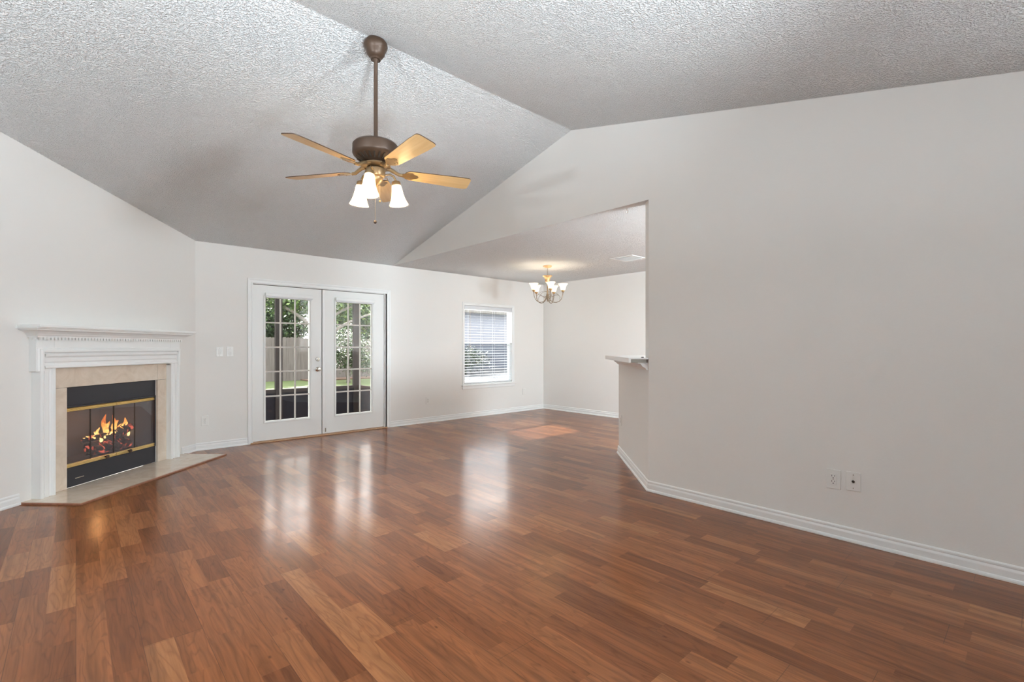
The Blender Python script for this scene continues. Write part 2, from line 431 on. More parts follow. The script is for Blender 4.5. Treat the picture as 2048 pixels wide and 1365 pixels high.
# ------------------------------------------------------------------ mesh helpers
class MB:
    def __init__(s):
        s.bm = bmesh.new()
    def box(s, x0, x1, y0, y1, z0, z1, mat=None, rot=None):
        vs = []
        for x in (x0, x1):
            for y in (y0, y1):
                for z in (z0, z1):
                    v = Vector((x, y, z))
                    if rot is not None:
                        v = rot @ v
                    vs.append(s.bm.verts.new(v))
        for f in ((0, 1, 3, 2), (4, 6, 7, 5), (0, 4, 5, 1), (2, 3, 7, 6), (0, 2, 6, 4), (1, 5, 7, 3)):
            s.bm.faces.new([vs[i] for i in f])
        return s
    def poly_prism(s, pts, off):
        """pts: closed 3D outline, off: extrusion vector"""
        off = Vector(off)
        a = [s.bm.verts.new(Vector(p)) for p in pts]
        b = [s.bm.verts.new(Vector(p) + off) for p in pts]
        n = len(pts)
        s.bm.faces.new(a[::-1])
        s.bm.faces.new(b)
        for i in range(n):
            s.bm.faces.new((a[i], a[(i + 1) % n], b[(i + 1) % n], b[i]))
        return s
    def lathe(s, prof, n=32, mat=None, flute=None):
        """prof: (r, z) list; mat: Matrix applied"""
        rings = []
        for r, z in prof:
            ring = []
            if r < 1e-5:
                v = Vector((0, 0, z))
                if mat is not None: v = mat @ v
                ring = [s.bm.verts.new(v)] * n
            else:
                for k in range(n):
                    a = 2 * pi * k / n
                    rr = r * (1 + (flute(a) if flute else 0))
                    v = Vector((rr * cos(a), rr * sin(a), z))
                    if mat is not None: v = mat @ v
                    ring.append(s.bm.verts.new(v))
            rings.append(ring)
        for a, b in zip(rings, rings[1:]):
            for k in range(n):
                q = [a[k], a[(k + 1) % n], b[(k + 1) % n], b[k]]
                u = []
                for v in q:
                    if v not in u: u.append(v)
                if len(u) > 2:
                    try: s.bm.faces.new(u)
                    except ValueError: pass
        return s
    def tube(s, pts, r, n=8, caps=True, radii=None):
        pts = [Vector(p) for p in pts]
        rings = []
        up = None
        for i, p in enumerate(pts):
            t = (pts[min(i + 1, len(pts) - 1)] - pts[max(i - 1, 0)]).normalized()
            if up is None:
                up = t.orthogonal().normalized()
            up = (up - t * up.dot(t))
            up = up.normalized() if up.length > 1e-6 else t.orthogonal().normalized()
            sd = t.cross(up)
            rr = radii[i] if radii else r
            rings.append([s.bm.verts.new(p + (up * cos(2 * pi * k / n) + sd * sin(2 * pi * k / n)) * rr) for k in range(n)])
        for a, b in zip(rings, rings[1:]):
            for k in range(n):
                s.bm.faces.new((a[k], a[(k + 1) % n], b[(k + 1) % n], b[k]))
        if caps:
            s.bm.faces.new(rings[0][::-1]); s.bm.faces.new(rings[-1])
        return s
    def sweep(s, path, nrm, prof, closed_path=False):
        """mitred sweep of a closed profile (a: sideways in plane, b: along nrm) along a planar polyline"""
        P = [Vector(p) for p in path]
        nrm = Vector(nrm).normalized()
        rings = []
        n = len(P)
        for i in range(n):
            if closed_path:
                t0 = (P[i] - P[i - 1]).normalized(); t1 = (P[(i + 1) % n] - P[i]).normalized()
            else:
                t0 = (P[i] - P[i - 1]).normalized() if i else (P[1] - P[0]).normalized()
                t1 = (P[i + 1] - P[i]).normalized() if i < n - 1 else t0
            s0, s1 = nrm.cross(t0), nrm.cross(t1)
            m = (s0 + s1)
            m = m / (1 + s0.dot(s1))
            rings.append([s.bm.verts.new(P[i] + m * a + nrm * b) for a, b in prof])
        k = len(prof)
        rg = list(zip(rings, rings[1:])) + ([(rings[-1], rings[0])] if closed_path else [])
        for A, B in rg:
            for j in range(k):
                s.bm.faces.new((A[j], A[(j + 1) % k], B[(j + 1) % k], B[j]))
        if not closed_path:
            s.bm.faces.new(rings[0][::-1]); s.bm.faces.new(rings[-1])
        return s
    def build(s, name, mat, parent=None, smooth=False, bevel=0, autosmooth=None):
        bmesh.ops.recalc_face_normals(s.bm, faces=s.bm.faces[:])
        me = bpy.data.meshes.new(name)
        if smooth:
            for f in s.bm.faces: f.smooth = True
        s.bm.to_mesh(me)
        s.bm.free()
        if smooth and autosmooth:
            me.set_sharp_from_angle(angle=radians(autosmooth))
        if isinstance(mat, (list, tuple)):
            for q in mat: me.materials.append(q)
        else:
            me.materials.append(mat)
        o = bpy.data.objects.new(name, me)
        COL.objects.link(o)
        if parent is not None: o.parent = parent
        if bevel:
            b = o.modifiers.new('bevel', 'BEVEL')
            b.width = bevel; b.segments = 2; b.limit_method = 'ANGLE'
        return o

def tag(o, label, cat=None, group=None, kind=None):
    o['label'] = label
    if cat: o['category'] = cat
    if group: o['group'] = group
    if kind: o['kind'] = kind
    return o

def empty(name, loc=(0, 0, 0), rz=0.0):
    o = bpy.data.objects.new(name, None)
    o.location = loc
    o.rotation_euler = (0, 0, rz)
    o.empty_display_size = 0.05
    COL.objects.link(o)
    return o

def struct(o, label, cat):
    return tag(o, label, cat, kind='structure')

def cells(mb, ss, zs, holes, f):
    """boxes over a grid of s and z breaks, skipping the holes; f(s0,s1,z0,z1) adds one"""
    for a, b in zip(ss, ss[1:]):
        # merge vertical runs
        run = None
        for c, d in zip(zs, zs[1:]):
            m, q = (a + b) / 2, (c + d) / 2
            inside = any(h[0] < m < h[1] and h[2] < q < h[3] for h in holes)
            if inside:
                if run: f(mb, a, b, *run); run = None
            else:
                run = (run[0], d) if run else (c, d)
        if run: f(mb, a, b, *run)

# ------------------------------------------------------------------ shell
mb = MB(); mb.box(XL - 0.2, XD + 0.2, YF - 0.2, YB + 0.14, -0.12, 0.0)
struct(mb.build('floor', M['floor']), 'glossy reddish-brown laminate plank floor', 'floor')

DOOR = (1.60, 3.43, 0.0, 2.02)
WIN = (4.88, 6.01, 0.56, 1.95)
mb = MB()
sx = [XC - 0.06, DOOR[0], DOOR[1], WIN[0], WIN[1], XD + 0.14]
cells(mb, sx, [0, WIN[2], WIN[3], DOOR[3], H + 0.06], [DOOR, WIN],
      lambda m, a, b, c, d: m.box(a, b, YB, YB + WT, c, d))
struct(mb.build('wall_back', M['wall']), 'off-white back wall with french doors and dining window', 'wall')

# diagonal fireplace wall: local frame x to the right, y into the wall
UEND = (XC - XL) * S2
FC = 1.055                                   # fireplace centre, distance from the corner
def dpos(u, n, z=0.0):
    return Vector((XC - u / S2 + n / S2, YB - u / S2 - n / S2, z))
FB = (-0.49, 0.475, 0.0, 0.865)              # opening in the wall, local x and z
dw = empty('tmp')
def zt(x):
    return H + (FC - x) / S2 * (RZ - H) / (YB - RY)
mb = MB()
xs = [-(UEND - FC), FB[0], FB[1], FC]
cells(mb, xs, [0, FB[3], H], [FB], lambda m, a, b, c, d: m.box(a, b, 0, WT, c, d))
mb.poly_prism([(xs[0], 0, H), (xs[-1], 0, H), (xs[-1], 0, H + 0.001), (xs[0], 0, zt(xs[0]) + 0.02)], (0, WT, 0))
bpy.data.objects.remove(dw)
wd = mb.build('wall_fireplace', M['wall'])
wd.location = dpos(FC, 0); wd.rotation_euler = (0, 0, radians(45))
struct(wd, 'off-white diagonal corner wall behind the fireplace', 'wall')

# gable wall, full height up to the opening, header above it
E0 = 2.2
mb = MB()
mb.poly_prism([(XR, YF, 0), (XR, E0, 0), (XR + 0.07, E0 + 0.075, 0), (XR + 0.11, E0 + 0.075, 0), (XR + 0.11, YF, 0)], (0, 0, H))
mb.poly_prism([(XR, YF, H), (XR, EY, H), (XR, RY, RZ + 0.03), (XR, YB, H + 0.02), (XR, YB, H)], (0.0036, 0, 0))
mb.poly_prism([(XR + .0036, YF, H + .101), (XR + .0036, EY, H + .101), (XR + .0036, RY, RZ + 0.03), (XR + .0036, YB, H + .101)], (0.11, 0, 0))
struct(mb.build('wall_right', M['wall']), 'greige gable wall on the right with header over the dining opening', 'wall')

mb = MB(); mb.box(XD, XD + WT, YF, YB + WT, 0, H + 0.06)
struct(mb.build('wall_dining', M['wall']), 'white right-hand wall of the dining area', 'wall')

# walls behind the camera with the windows that light the room
FW = (-1.4, -0.8, 1.3, 2.1); KW = (3.8, 4.9, 0.9, 2.2)
mb = MB()
cells(mb, [XL - WT, FW[0], FW[1], XR], [0, FW[2], FW[3], H + 0.06], [FW], lambda m, a, b, c, d: m.box(a, b, YF - WT, YF, c, d))
cells(mb, [XR, KW[0], KW[1], XD + WT], [0, KW[2], KW[3], H + 0.06], [KW], lambda m, a, b, c, d: m.box(a, b, YF - WT, YF, c, d))
struct(mb.build('wall_front', M['wall']), 'front wall behind the viewer with wide windows', 'wall')
LW = (-1.6, 0.8, 0.15, 2.25)
YLD = YB - UEND / S2
mb = MB()
mb.box(XL - WT, XL, YF, YLD + 0.1, 0, H)
mb.poly_prism([(XL, YF, H), (XL, EY, H), (XL, RY, RZ + 0.03), (XL, YLD + 0.1, H + 0.43 * 0 + (YB - YLD) * 0.245 + 0.02), (XL, YLD + 0.1, H)], (-WT, 0, 0))
struct(mb.build('wall_left', M['wall']), 'left wall out of view beside the viewer', 'wall')

def plain_window(name, x0, x1, z0, z1, y, label, along_x=True):
    root = empty(name, (0, 0, 0))
    mb = MB()
    def bx(a, b, c, d, t0=-0.03, t1=0.03):
        if along_x: mb.box(a, b, y + t0, y + t1, c, d)
        else: mb.box(y + t0, y + t1, a, b, c, d)
    bx(x0, x0 + 0.05, z0, z1); bx(x1 - 0.05, x1, z0, z1)
    bx(x0 + 0.05, x1 - 0.05, z0, z0 + 0.05); bx(x0 + 0.05, x1 - 0.05, z1 - 0.05, z1)
    n = max(1, round((x1 - x0) / 1.1))
    for k in range(1, n):
        c = x0 + (x1 - x0) * k / n
        bx(c - 0.025, c + 0.025, z0 + 0.05, z1 - 0.05)
    mb.build('window_frame', M['trim'], root)
    mb = MB()
    bx(x0 + 0.04, x1 - 0.04, z0 + 0.04, z1 - 0.04, -0.004, 0.004)
    mb.build('pane', M['glass'], root)
    struct(root, label, 'window')
plain_window('window_2', FW[0], FW[1], FW[2], FW[3], YF - 0.07, 'wide front window behind the viewer')
plain_window('window_3', KW[0], KW[1], KW[2], KW[3], YF - 0.07, 'kitchen window hidden behind the gable wall')

# ceilings
mb = MB()
T = 0.12
SLB = (RZ - H) / (YB - RY)
yb2 = YB + WT
mb.poly_prism([(XL - WT, EY, H), (XL - WT, RY, RZ), (XL - WT, yb2, H - SLB * WT), (XL - WT, yb2, H - SLB * WT + T), (XL - WT, RY, RZ + T), (XL - WT, EY, H + T)], (XR - XL + WT + 0.0, 0, 0))
struct(mb.build('ceiling', M['ceiling']), 'vaulted white textured ceiling of the living room', 'ceiling')
mb = MB(); mb.box(XL - WT, XR, YF - WT, EY, H, H + T)
struct(mb.build('ceiling', M['ceiling']), 'flat textured ceiling over the entry behind the viewer', 'ceiling')
mb = MB(); mb.box(XR + 0.004, XD + WT, YF - WT, YB + WT, H, H + 0.1)
struct(mb.build('ceiling', M['ceiling']), 'flat white textured ceiling of the dining area', 'ceiling')

# ------------------------------------------------------------------ half wall and bar
HW0 = Vector((XR + 0.0, E0, 0))
HWL = 1.44
hw = empty('tmp2'); bpy.data.objects.remove(hw)
mb = MB(); mb.box(0.02, HWL, -0.11, 0, 0, 1.06)          # local x along the wall, face at y = 0, room side +y
o = mb.build('wall_half', M['wall'])
o.location = HW0; o.rotation_euler = (0, 0, radians(45))
struct(o, 'low white diagonal half wall under the bar counter', 'wall')
bar = empty('bar_counter', HW0, radians(45))
tag(bar, 'white bar counter on the diagonal half wall beside the gable wall', 'counter')
x0, x1 = 0.0, 1.33
YN, YM = 0.168, 0.004
mb = MB(); mb.box(x0, x1, YM, YN, 1.102, 1.114)
mb.build('counter_top', M['counter'], bar, bevel=0.002)
mb = MB(); mb.box(x0, x1, YN - 0.02, YN, 1.072, 1.102)
mb.build('front_edge', M['counter'], bar, bevel=0.002)
mb = MB(); mb.box(x0 + 0.012, x1, YM + 0.012, YN - 0.02, 1.074, 1.102)
mb.build('underside', M['counter_raw'], bar)
mb = MB()
prof = [(0.0, 1.010), (0.010, 1.010), (0.014, 1.016), (0.018, 1.022), (0.028, 1.03), (0.045, 1.04), (0.052, 1.05), (0.06, 1.062), (0.085, 1.066), (0.085, 1.073), (0.0, 1.073)]
mb.poly_prism([(0.03, b, c) for b, c in prof], (HWL - 0.03, 0, 0))
mb.build('crown_molding', M['trim'], bar)
mb = MB(); mb.box(x0 + 0.02, x1, -0.32, YM - 0.001, 1.078, 1.114)
mb.bm.verts.ensure_lookup_table()
mb.bm.free()
mb = MB(); mb.poly_prism([(0.16, YM - .001, 1.078), (x1, YM - .001, 1.078), (x1, -0.3, 1.078), (0.48, -0.3, 1.078)], (0, 0, 0.036))
mb.build('kitchen_side_top', M['counter'], bar)
mb = MB(); mb.lathe([(0, 0), (0.011, 0), (0.011, 0.005), (0.008, 0.007), (0, 0.007)], 20)
o = mb.build('screw_cap', M['dark_hole'], None, True, autosmooth=40)
o.location = Vector((0, 0, 1.1145)) + HW0 + Vector((0.03 / S2 - 0.045 / S2, 0.03 / S2 + 0.045 / S2, 0))
tag(o, 'small dark round cap lying on the end of the bar counter', 'cap')

# ------------------------------------------------------------------ baseboards
BBP = [(0, 0), (0.020, 0), (0.020, 0.008), (0.017, 0.016), (0.012, 0.020), (0.012, 0.052), (0.011, 0.056), (0.007, 0.066), (0.009, 0.072), (0.009, 0.080), (0.004, 0.087), (0, 0.087)]
def baseboard(name, path, label):
    mb = MB()
    mb.sweep([Vector((p[0], p[1], 0)) for p in path], (0, 0, 1), BBP)
    struct(mb.build(name, M['trim']), label, 'baseboard')
# interior always on the left of the path direction (nrm x t)
e = 0.0005
hA = dpos(0.22, 0); hB = dpos(FC + 0.85, 0)
baseboard('baseboard_back', [(1.573, YB - e), (XC, YB - e), (hA.x, hA.y)], 'white baseboard between fireplace and french doors')
baseboard('baseboard_fireplace', [(hB.x, hB.y), (XL, YLD), (XL, YF + 0.02)], 'white baseboard left of the fireplace')
baseboard('baseboard_dining', [(XD, YF + .05), (XD, YB - e), (3.505, YB - e)], 'white baseboard around the far dining corner')
hwd = Vector((1, 1, 0)) / S2
hwE = HW0 + hwd * HWL
hwn = Vector((1, -1, 0)) / S2 * 0.11
pA = (hwE + hwn)
baseboard('baseboard_right', [(XR - e, YF + 0.02), (XR - e, E0), (hwE.x, hwE.y), (pA.x, pA.y)], 'white baseboard along the gable wall and half wall')

# ------------------------------------------------------------------ french doors
CAS = [(0, 0), (0, 0.010), (0.006, 0.014), (0.012, 0.014), (0.016, 0.009), (0.034, 0.011), (0.044, 0.016), (0.057, 0.018), (0.060, 0.012), (0.060, 0)]
def vsweep(name, path, prof, mat, parent=None):
    # path in the XZ plane of the back wall, profile b towards the room (-y), a to the outside
    mb = MB()
    mb.sweep(path, (0, -1, 0), prof)
    return mb.build(name, mat, parent)
fr = empty('trim_1', (2.515, YB, 0))
struct(fr, 'white casing and jamb around the french doors', 'door frame')
def L(p, base=(2.515, YB, 0)):
    return (p[0] - base[0], p[1] - base[1], p[2] - base[2])
ci = 0.0
vsweep('door_casing', [L((3.447, YB - e, 0)), L((3.447, YB - e, 2.004)), L((1.628, YB - e, 2.004)), L((1.628, YB - e, 0))], [(-a, b) for a, b in CAS], M['trim'], fr)
mb = MB()
mb.box(*[v for v in (1.60 - 2.515, 1.628 - 2.515)], 0, WT, 0, 2.02)
mb.box(3.418 - 2.515, 3.447 - 2.515, 0, WT, 0, 2.02)
mb.box(1.628 - 2.515, 3.418 - 2.515, 0, WT, 1.999, 2.02)
mb.box(1.628 - 2.515, 1.640 - 2.515, 0.075, 0.1, 0, 1.999)
mb.box(3.404 - 2.515, 3.418 - 2.515, 0.075, 0.1, 0, 1.999)
mb.box(1.640 - 2.515, 3.404 - 2.515, 0.075, 0.1, 1.985, 1.999)
mb.build('door_jamb', M['trim'], fr)
mb = MB(); mb.box(1.60 - 2.515, 3.447 - 2.515, -0.035, 0.13, 0, 0.014)
mb.build('threshold', M['oak_trim'], fr, bevel=0.004)

for (a, b, c, d) in ((2.486, 2.499, .02, 1.997), (1.626, 3.42, 1.9935, 2.0), (1.6275, 1.6335, .02, 1.997), (3.4155, 3.4185, .02, 1.997)):
    mb = MB(); mb.box(a - 2.515, b - 2.515, .046, .060, c, d)
    mb.build('gap_shade_strip', M['vent_dark'], fr)  # dark strip standing in for the shade in the door gap
def french_door(name, xa, xb, glx, gz, label, astragal, knobs, yoff=0.028):
    root = empty(name, (xa, YB + yoff, 0.02))
    g0, g1 = glx[0] - xa, glx[1] - xa
    W_ = xb - xa; z0, z1 = gz[0] - 0.02, gz[1] - 0.02
    Ht = 1.9925 - 0.02
    mb = MB()
    cells(mb, [0, g0, g1, W_], [0, z0, z1, Ht], [(g0, g1, z0, z1)], lambda m, a, b, c, d: m.box(a, b, 0, 0.044, c, d))
    mb.build('door_panel', M['door'], root)
    # raised lite frame
    mb = MB()
    P = [(0, 0), (0, 0.012), (0.006, 0.014), (0.018, 0.008), (0.024, 0.004), (0.024, -0.012), (0, -0.012)]
    mb.sweep([(g0 - .006, 0, z0 - .006), (g0 - .006, 0, z1 + .006), (g1 + .006, 0, z1 + .006), (g1 + .006, 0, z0 - .006)], (0, -1, 0), [(-a + 0.018, b) for a, b in P], closed_path=True)
    mb.build('lite_frame', M['door'], root)
    mb = MB(); mb.box(g0, g1, 0.018, 0.024, z0, z1)
    mb.build('pane', M['glass'], root)
    mb = MB()
    for k in (1, 2):
        x = g0 + (g1 - g0) * k / 3
        mb.box(x - 0.009, x + 0.009, 0.006, 0.018, z0, z1)
    for k in (1, 2, 3, 4):
        z = z0 + (z1 - z0) * k / 5
        mb.box(g0, g1, 0.0055, 0.0175, z - 0.009, z + 0.009)
    mb.build('muntins', M['muntin'], root)
    if astragal:
        mb = MB(); mb.box(0.001, 0.034, -0.012, -0.0005, 0, Ht)
        mb.build('astragal', M['trim'], root, bevel=0.003)
        mb = MB(); mb.box(0.036, 0.05, -0.012, -0.0005, 0.02, 0.075)
        mb.build('flush_bolt', M['nickel'], root, bevel=0.002)
    if knobs:
        R = Matrix.Rotation(radians(90), 4, 'X')
        for nm, z, pr in (('deadbolt', 1.04, [(0.029, 0.0), (0.029, 0.006), (0.023, 0.014), (0.02, 0.014), (0, 0.015)]),
                          ('door_knob', 0.905, [(0.031, 0.0), (0.031, 0.006), (0.025, 0.010), (0.011, 0.014), (0.010, 0.035), (0.018, 0.040), (0.026, 0.050), (0.027, 0.060), (0.020, 0.068), (0, 0.070)])):
            mb = MB(); mb.lathe(pr, 28, Matrix.Translation((W_ - 0.052, 0, z - 0.02)) @ R)
            k = mb.build(nm, M['nickel'], root, True, autosmooth=40)
            if nm == 'deadbolt':
                mb = MB(); mb.box(W_ - 0.056, W_ - 0.048, -0.032, -0.014, z - 0.038, z - 0.002)
                mb.build('thumb_turn', M['nickel'], k, bevel=0.002)
    # hinges hidden on the edge: pin only
    struct(root, label, 'door')
    return root
french_door('door_1', 1.634, 2.4885, (1.782, 2.325), (0.262, 1.835), 'left white fifteen-pane french door with nickel knob', False, True)
french_door('door_2', 2.4965, 3.4145, (2.690, 3.222), (0.262, 1.835), 'right white fifteen-pane french door without a knob', True, False)
for xa, xb, lab in ((1.772, 2.36, 'raised white blind housing at the top of the left french door'),
                    (2.672, 3.25, 'raised white blind housing at the top of the right french door')):
    r = empty('door_blind', ((xa + xb) / 2, YB + 0.0, 1.835))
    tag(r, lab, 'blind', 'raised blinds on the french doors')
    hwid = (xb - xa) / 2
    mb = MB(); mb.box(-hwid, hwid, -0.022, 0.015, 0.018, 0.062)
    mb.build('headrail', M['trim'], r, bevel=0.005)
    mb = MB(); mb.box(-hwid + 0.01, hwid - 0.01, -0.012, 0.012, 0.0, 0.018)
    mb.build('stacked_slats', M['slat'], r, bevel=0.003)

# ------------------------------------------------------------------ dining window
wn_ = empty('window_1', (5.445, YB, 0))
struct(wn_, 'white single-hung dining window with sill', 'window')
def bx(mb, x0, x1, y0, y1, z0, z1):
    mb.box(x0 - 5.445, x1 - 5.445, y0, y1, z0, z1)
mb = MB()   # jamb liner
bx(mb, 4.88, 4.90, 0.0, WT, .56, 1.95); bx(mb, 5.99, 6.01, 0.0, WT, .56, 1.95); bx(mb, 4.90, 5.99, 0, WT, 1.93, 1.95); bx(mb, 4.90, 5.99, 0, WT, .56, .575)
mb.build('window_frame', M['trim'], wn_)
mb = MB()
mb.sweep([(6.01 - 5.445, -e, .56), (6.01 - 5.445, -e, 1.95), (4.88 - 5.445, -e, 1.95), (4.88 - 5.445, -e, .56)], (0, -1, 0), [(-a * .5, b * .5) for a, b in CAS])
mb.build('casing', M['trim'], wn_)
mb = MB(); bx(mb, 4.83, 6.06, -0.045, 0.06, .54, .56)
mb.build('window_sill', M['trim'], wn_, bevel=0.004)
mb = MB(); bx(mb, 4.845, 6.045, -0.018, -0.0005, .49, .54)
mb.build('apron', M['trim'], wn_, bevel=0.003)
MZ = 1.28
for nm, z0, z1, yy in (('upper_sash', MZ - .01, 1.93, 0.095), ('lower_sash', .575, MZ + .02, 0.07)):
    mb = MB()
    bx(mb, 4.90, 4.93, yy, yy + .022, z0, z1); bx(mb, 5.96, 5.99, yy, yy + .022, z0, z1)
    bx(mb, 4.93, 5.96, yy, yy + .022, z0, z0 + .03); bx(mb, 4.93, 5.96, yy, yy + .022, z1 - .03, z1)
    s_ = mb.build(nm, M['trim'], wn_)
    mb = MB(); bx(mb, 4.93, 5.96, yy + .009, yy + .013, z0 + .03, z1 - .03)
    mb.build('pane', M['glass'], s_)
mb = MB(); bx(mb, 4.905, 5.985, 0.128, 0.129, .58, MZ)
mb.build('insect_screen', M['screen'], wn_)
# venetian blind
vb = empty('venetian_blind', (5.445, YB + 0.032, 0.58))
tag(vb, 'white open-slat venetian blind in the dining window', 'blind')
mb = MB(); mb.box(-.54, .54, -.03, .03, 1.28, 1.345); mb.build('headrail', M['slat'], vb, bevel=.003)
mb = MB()
ns = 26
for k in range(ns):
    z = 0.05 + k * (1.265 - 0.05) / ns
    R = Matrix.Translation((0, 0, z)) @ Matrix.Rotation(radians(4), 4, 'X')
    mb.box(-.535, .535, -.0205, .0205, -.0013, .0013, rot=R)
sl_ = mb.build('slats', M['slat'], vb)
mb = MB(); mb.box(-.535, .535, -.025, .025, .0, .022); mb.build('bottom_rail', M['slat'], vb, bevel=.004)
mb = MB()
for x in (-.43, -.15, .12, .42):
    for y in (-.026, .026):
        mb.box(x - .0016, x + .0016, y - .0008, y + .0008, .02, 1.28)
mb.build('ladder_cords', M['slat'], vb)
mb = MB(); mb.tube([(-.435, -.034, 1.27), (-.435, -.036, .60)], .0035); mb.build('tilt_wand', M['pewter'], vb)

# ------------------------------------------------------------------ outlets and switches
def plate(kind, loc, rz, label, group=None, wd_=0.072, hg=0.117, name=None):
    r = empty(name or {'outlet': 'wall_outlet', 'switch': 'light_switch', 'coax': 'cable_jack', 'blank': 'wall_plate'}[kind], loc, rz)
    tag(r, label, {'outlet': 'outlet', 'switch': 'light switch', 'coax': 'cable jack', 'blank': 'wall plate'}[kind], group)
    mb = MB(); mb.box(-wd_ / 2, wd_ / 2, -0.007, -0.0005, -hg / 2, hg / 2); mb.build('cover_plate', M['plastic'], r, bevel=.0025)
    if kind == 'outlet':
        mb = MB(); mb.box(-.017, .017, -.0095, -.007, -.034, .034); s = mb.build('receptacle', M['plastic'], r, bevel=.001)
        mb = MB()
        for zc in (-.018, .016):
            mb.box(-.0085, -.0060, -.0102, -.0094, zc + .001, zc + .011)
            mb.box(.0060, .0085, -.0102, -.0094, zc + .002, zc + .010)
            mb.lathe([(0, 0), (.0032, 0), (.0032, .0008), (0, .0008)], 10, Matrix.Translation((0, -.0094, zc - .007)) @ Matrix.Rotation(radians(90), 4, 'X'))
        mb.build('socket_slots', M['dark_hole'], s)
    elif kind == 'switch':
        mb = MB(); mb.box(-.017, .017, -.0085, -.007, -.034, .034); s = mb.build('switch_frame', M['plastic'], r, bevel=.0008)
        mb = MB(); mb.poly_prism([(-.0145, -.0085, -.031), (-.0145, -.0145, -.031), (-.0145, -.0095, .002), (-.0145, -.0105, .031), (-.0145, -.0085, .031)], (.029, 0, 0))
        mb.build('rocker', M['plastic'], s)
    elif kind == 'coax':
        mb = MB(); mb.lathe([(0, 0), (.008, 0), (.008, .002), (.0048, .002), (.0048, .011), (0, .011)], 14, Matrix.Translation((0, -.007, .0)) @ Matrix.Rotation(radians(90), 4, 'X'))
        mb.build('coax_connector', M['vent_dark'], r)
    zs = (0,) if kind == 'outlet' else (hg / 2 - .018, -hg / 2 + .018)
    for z in zs:
        mb = MB()
        if kind == 'outlet': z = 0
        mb.lathe([(0, 0), (.0028, 0), (.0022, .001), (0, .001)], 10, Matrix.Translation((0, -.0095 if kind == 'outlet' else -.007, z)) @ Matrix.Rotation(radians(90), 4, 'X'))
        mb.build('screw', M['pewter'], r)
    return r
plate('switch', (1.268, YB, 1.15), 0, 'white rocker light switch left of the pair beside the french doors', 'rocker switches left of the french doors')
plate('switch', (1.378, YB, 1.15), 0, 'white rocker light switch nearer the french doors', 'rocker switches left of the french doors')
plate('outlet', (1.118, YB, .342), 0, 'white outlet low on the back wall by the fireplace corner', 'white wall outlets')
plate('outlet', (4.166, YB, .352), 0, 'white outlet between french doors and dining window', 'white wall outlets')
plate('blank', (6.295, YB, .365), 0, 'blank white wall plate between dining window and corner')
plate('outlet', (XR, .876, .368), radians(-90), 'white outlet on the gable wall left of the cable jack', 'white wall outlets', .079, .122)
plate('coax', (XR, .771, .374), radians(-90), 'white cable jack plate on the gable wall right of the outlet', wd_=.076, hg=.117)
q = HW0 + hwd * 1.27
plate('outlet', (q.x, q.y, .40), radians(45 + 180), 'white outlet seen edge-on on the half wall', 'white wall outlets')

# ------------------------------------------------------------------ ceiling vent, hook
vt = empty('ceiling_vent', (5.66, 3.83, H))
tag(vt, 'white square air vent in the dining ceiling', 'vent')
mb = MB()
cells(mb, [-.18, -.14, .14, .18], [-.18, -.14, .14, .18], [(-.14, .14, -.14, .14)], lambda m, a, b, c, d: m.box(a, b, c, d, -.008, -.0005))
mb.build('vent_frame', M['trim'], vt, bevel=.002)
mb = MB()
for k in range(11):
    y = -.125 + k * .025
    R = Matrix.Translation((0, y, -.009)) @ Matrix.Rotation(radians(35), 4, 'X')
    mb.box(-.139, .139, -.011, .011, -.0008, .0008, rot=R)
mb.build('louvers', M['trim'], vt)
hk = empty('ceiling_hook', (3.64, 2.475, H))
tag(hk, 'small metal hook in the dining ceiling by the wall end', 'hook')
mb = MB()
pts = [(0, 0, 0), (0, 0, -.012)] + [(.011 * cos(a) , 0, -.024 + .011 * sin(a) ) for a in [radians(80 - 22 * k) for k in range(12)]]
mb.tube(pts, .0028, 8); mb.build('hook_wire', M['nickel'], hk, True)
mb = MB(); mb.lathe([(0, 0), (.008, -.0005), (.007, -.004), (0, -.005)], 14); mb.build('base', M['nickel'], hk, True)

# ------------------------------------------------------------------ fireplace
fp = empty('fireplace', dpos(FC, 0), radians(45))
tag(fp, 'corner fireplace with white dentil mantel, cream marble and brass glass doors', 'fireplace')
c0 = 1.078 - FC        # mantel centre, measured from the corner; local x = FC - u
MC = FC - 1.078
# crown shelf
mb = MB(); mb.box(MC - .84, MC + .84, -.19, -.0005, 1.355, 1.378); mb.build('mantel_shelf', M['trim'], fp, bevel=.004)
def ret(hw_, prof, z_, nm, mat=M['trim'], lo=-0.0005):
    # moulding running along the front and returning to the wall on both sides; prof (outward, z)
    mb = MB()
    path = [(MC - hw_, lo, 0), (MC - hw_, -hw_off, 0), (MC + hw_, -hw_off, 0), (MC + hw_, lo, 0)]
    mb.sweep([(p[0], p[1], z_) for p in path], (0, 0, 1), [(-a, b) for a, b in prof])
    return mb.build(nm, mat, fp)
hw_off = 0.075
ret(.755, [(0, 0), (.012, 0), (.014, .012), (.02, .016), (.028, .030), (.045, .044), (.066, .052), (.080, .055), (.082, .066), (.095, .068), (.095, .075), (0, .075)], 1.28, 'crown_molding')
# dentils
mb = MB()
nd = 52
for k in range(nd):
    x = MC - .755 + (k + .5) * 1.51 / nd
    mb.box(x - .0085, x + .0085, -.089, -.0755, 1.262, 1.283)
for sgn in (-1, 1):
    for k in range(2):
        y = -.055 + k * .03
        xx = MC + sgn * .755
        mb.box(min(xx, xx + sgn * .012), max(xx, xx + sgn * .012), y - .0085, y + .0085, 1.262, 1.283)
dn = mb.build('dentil_band', M['trim'], fp)
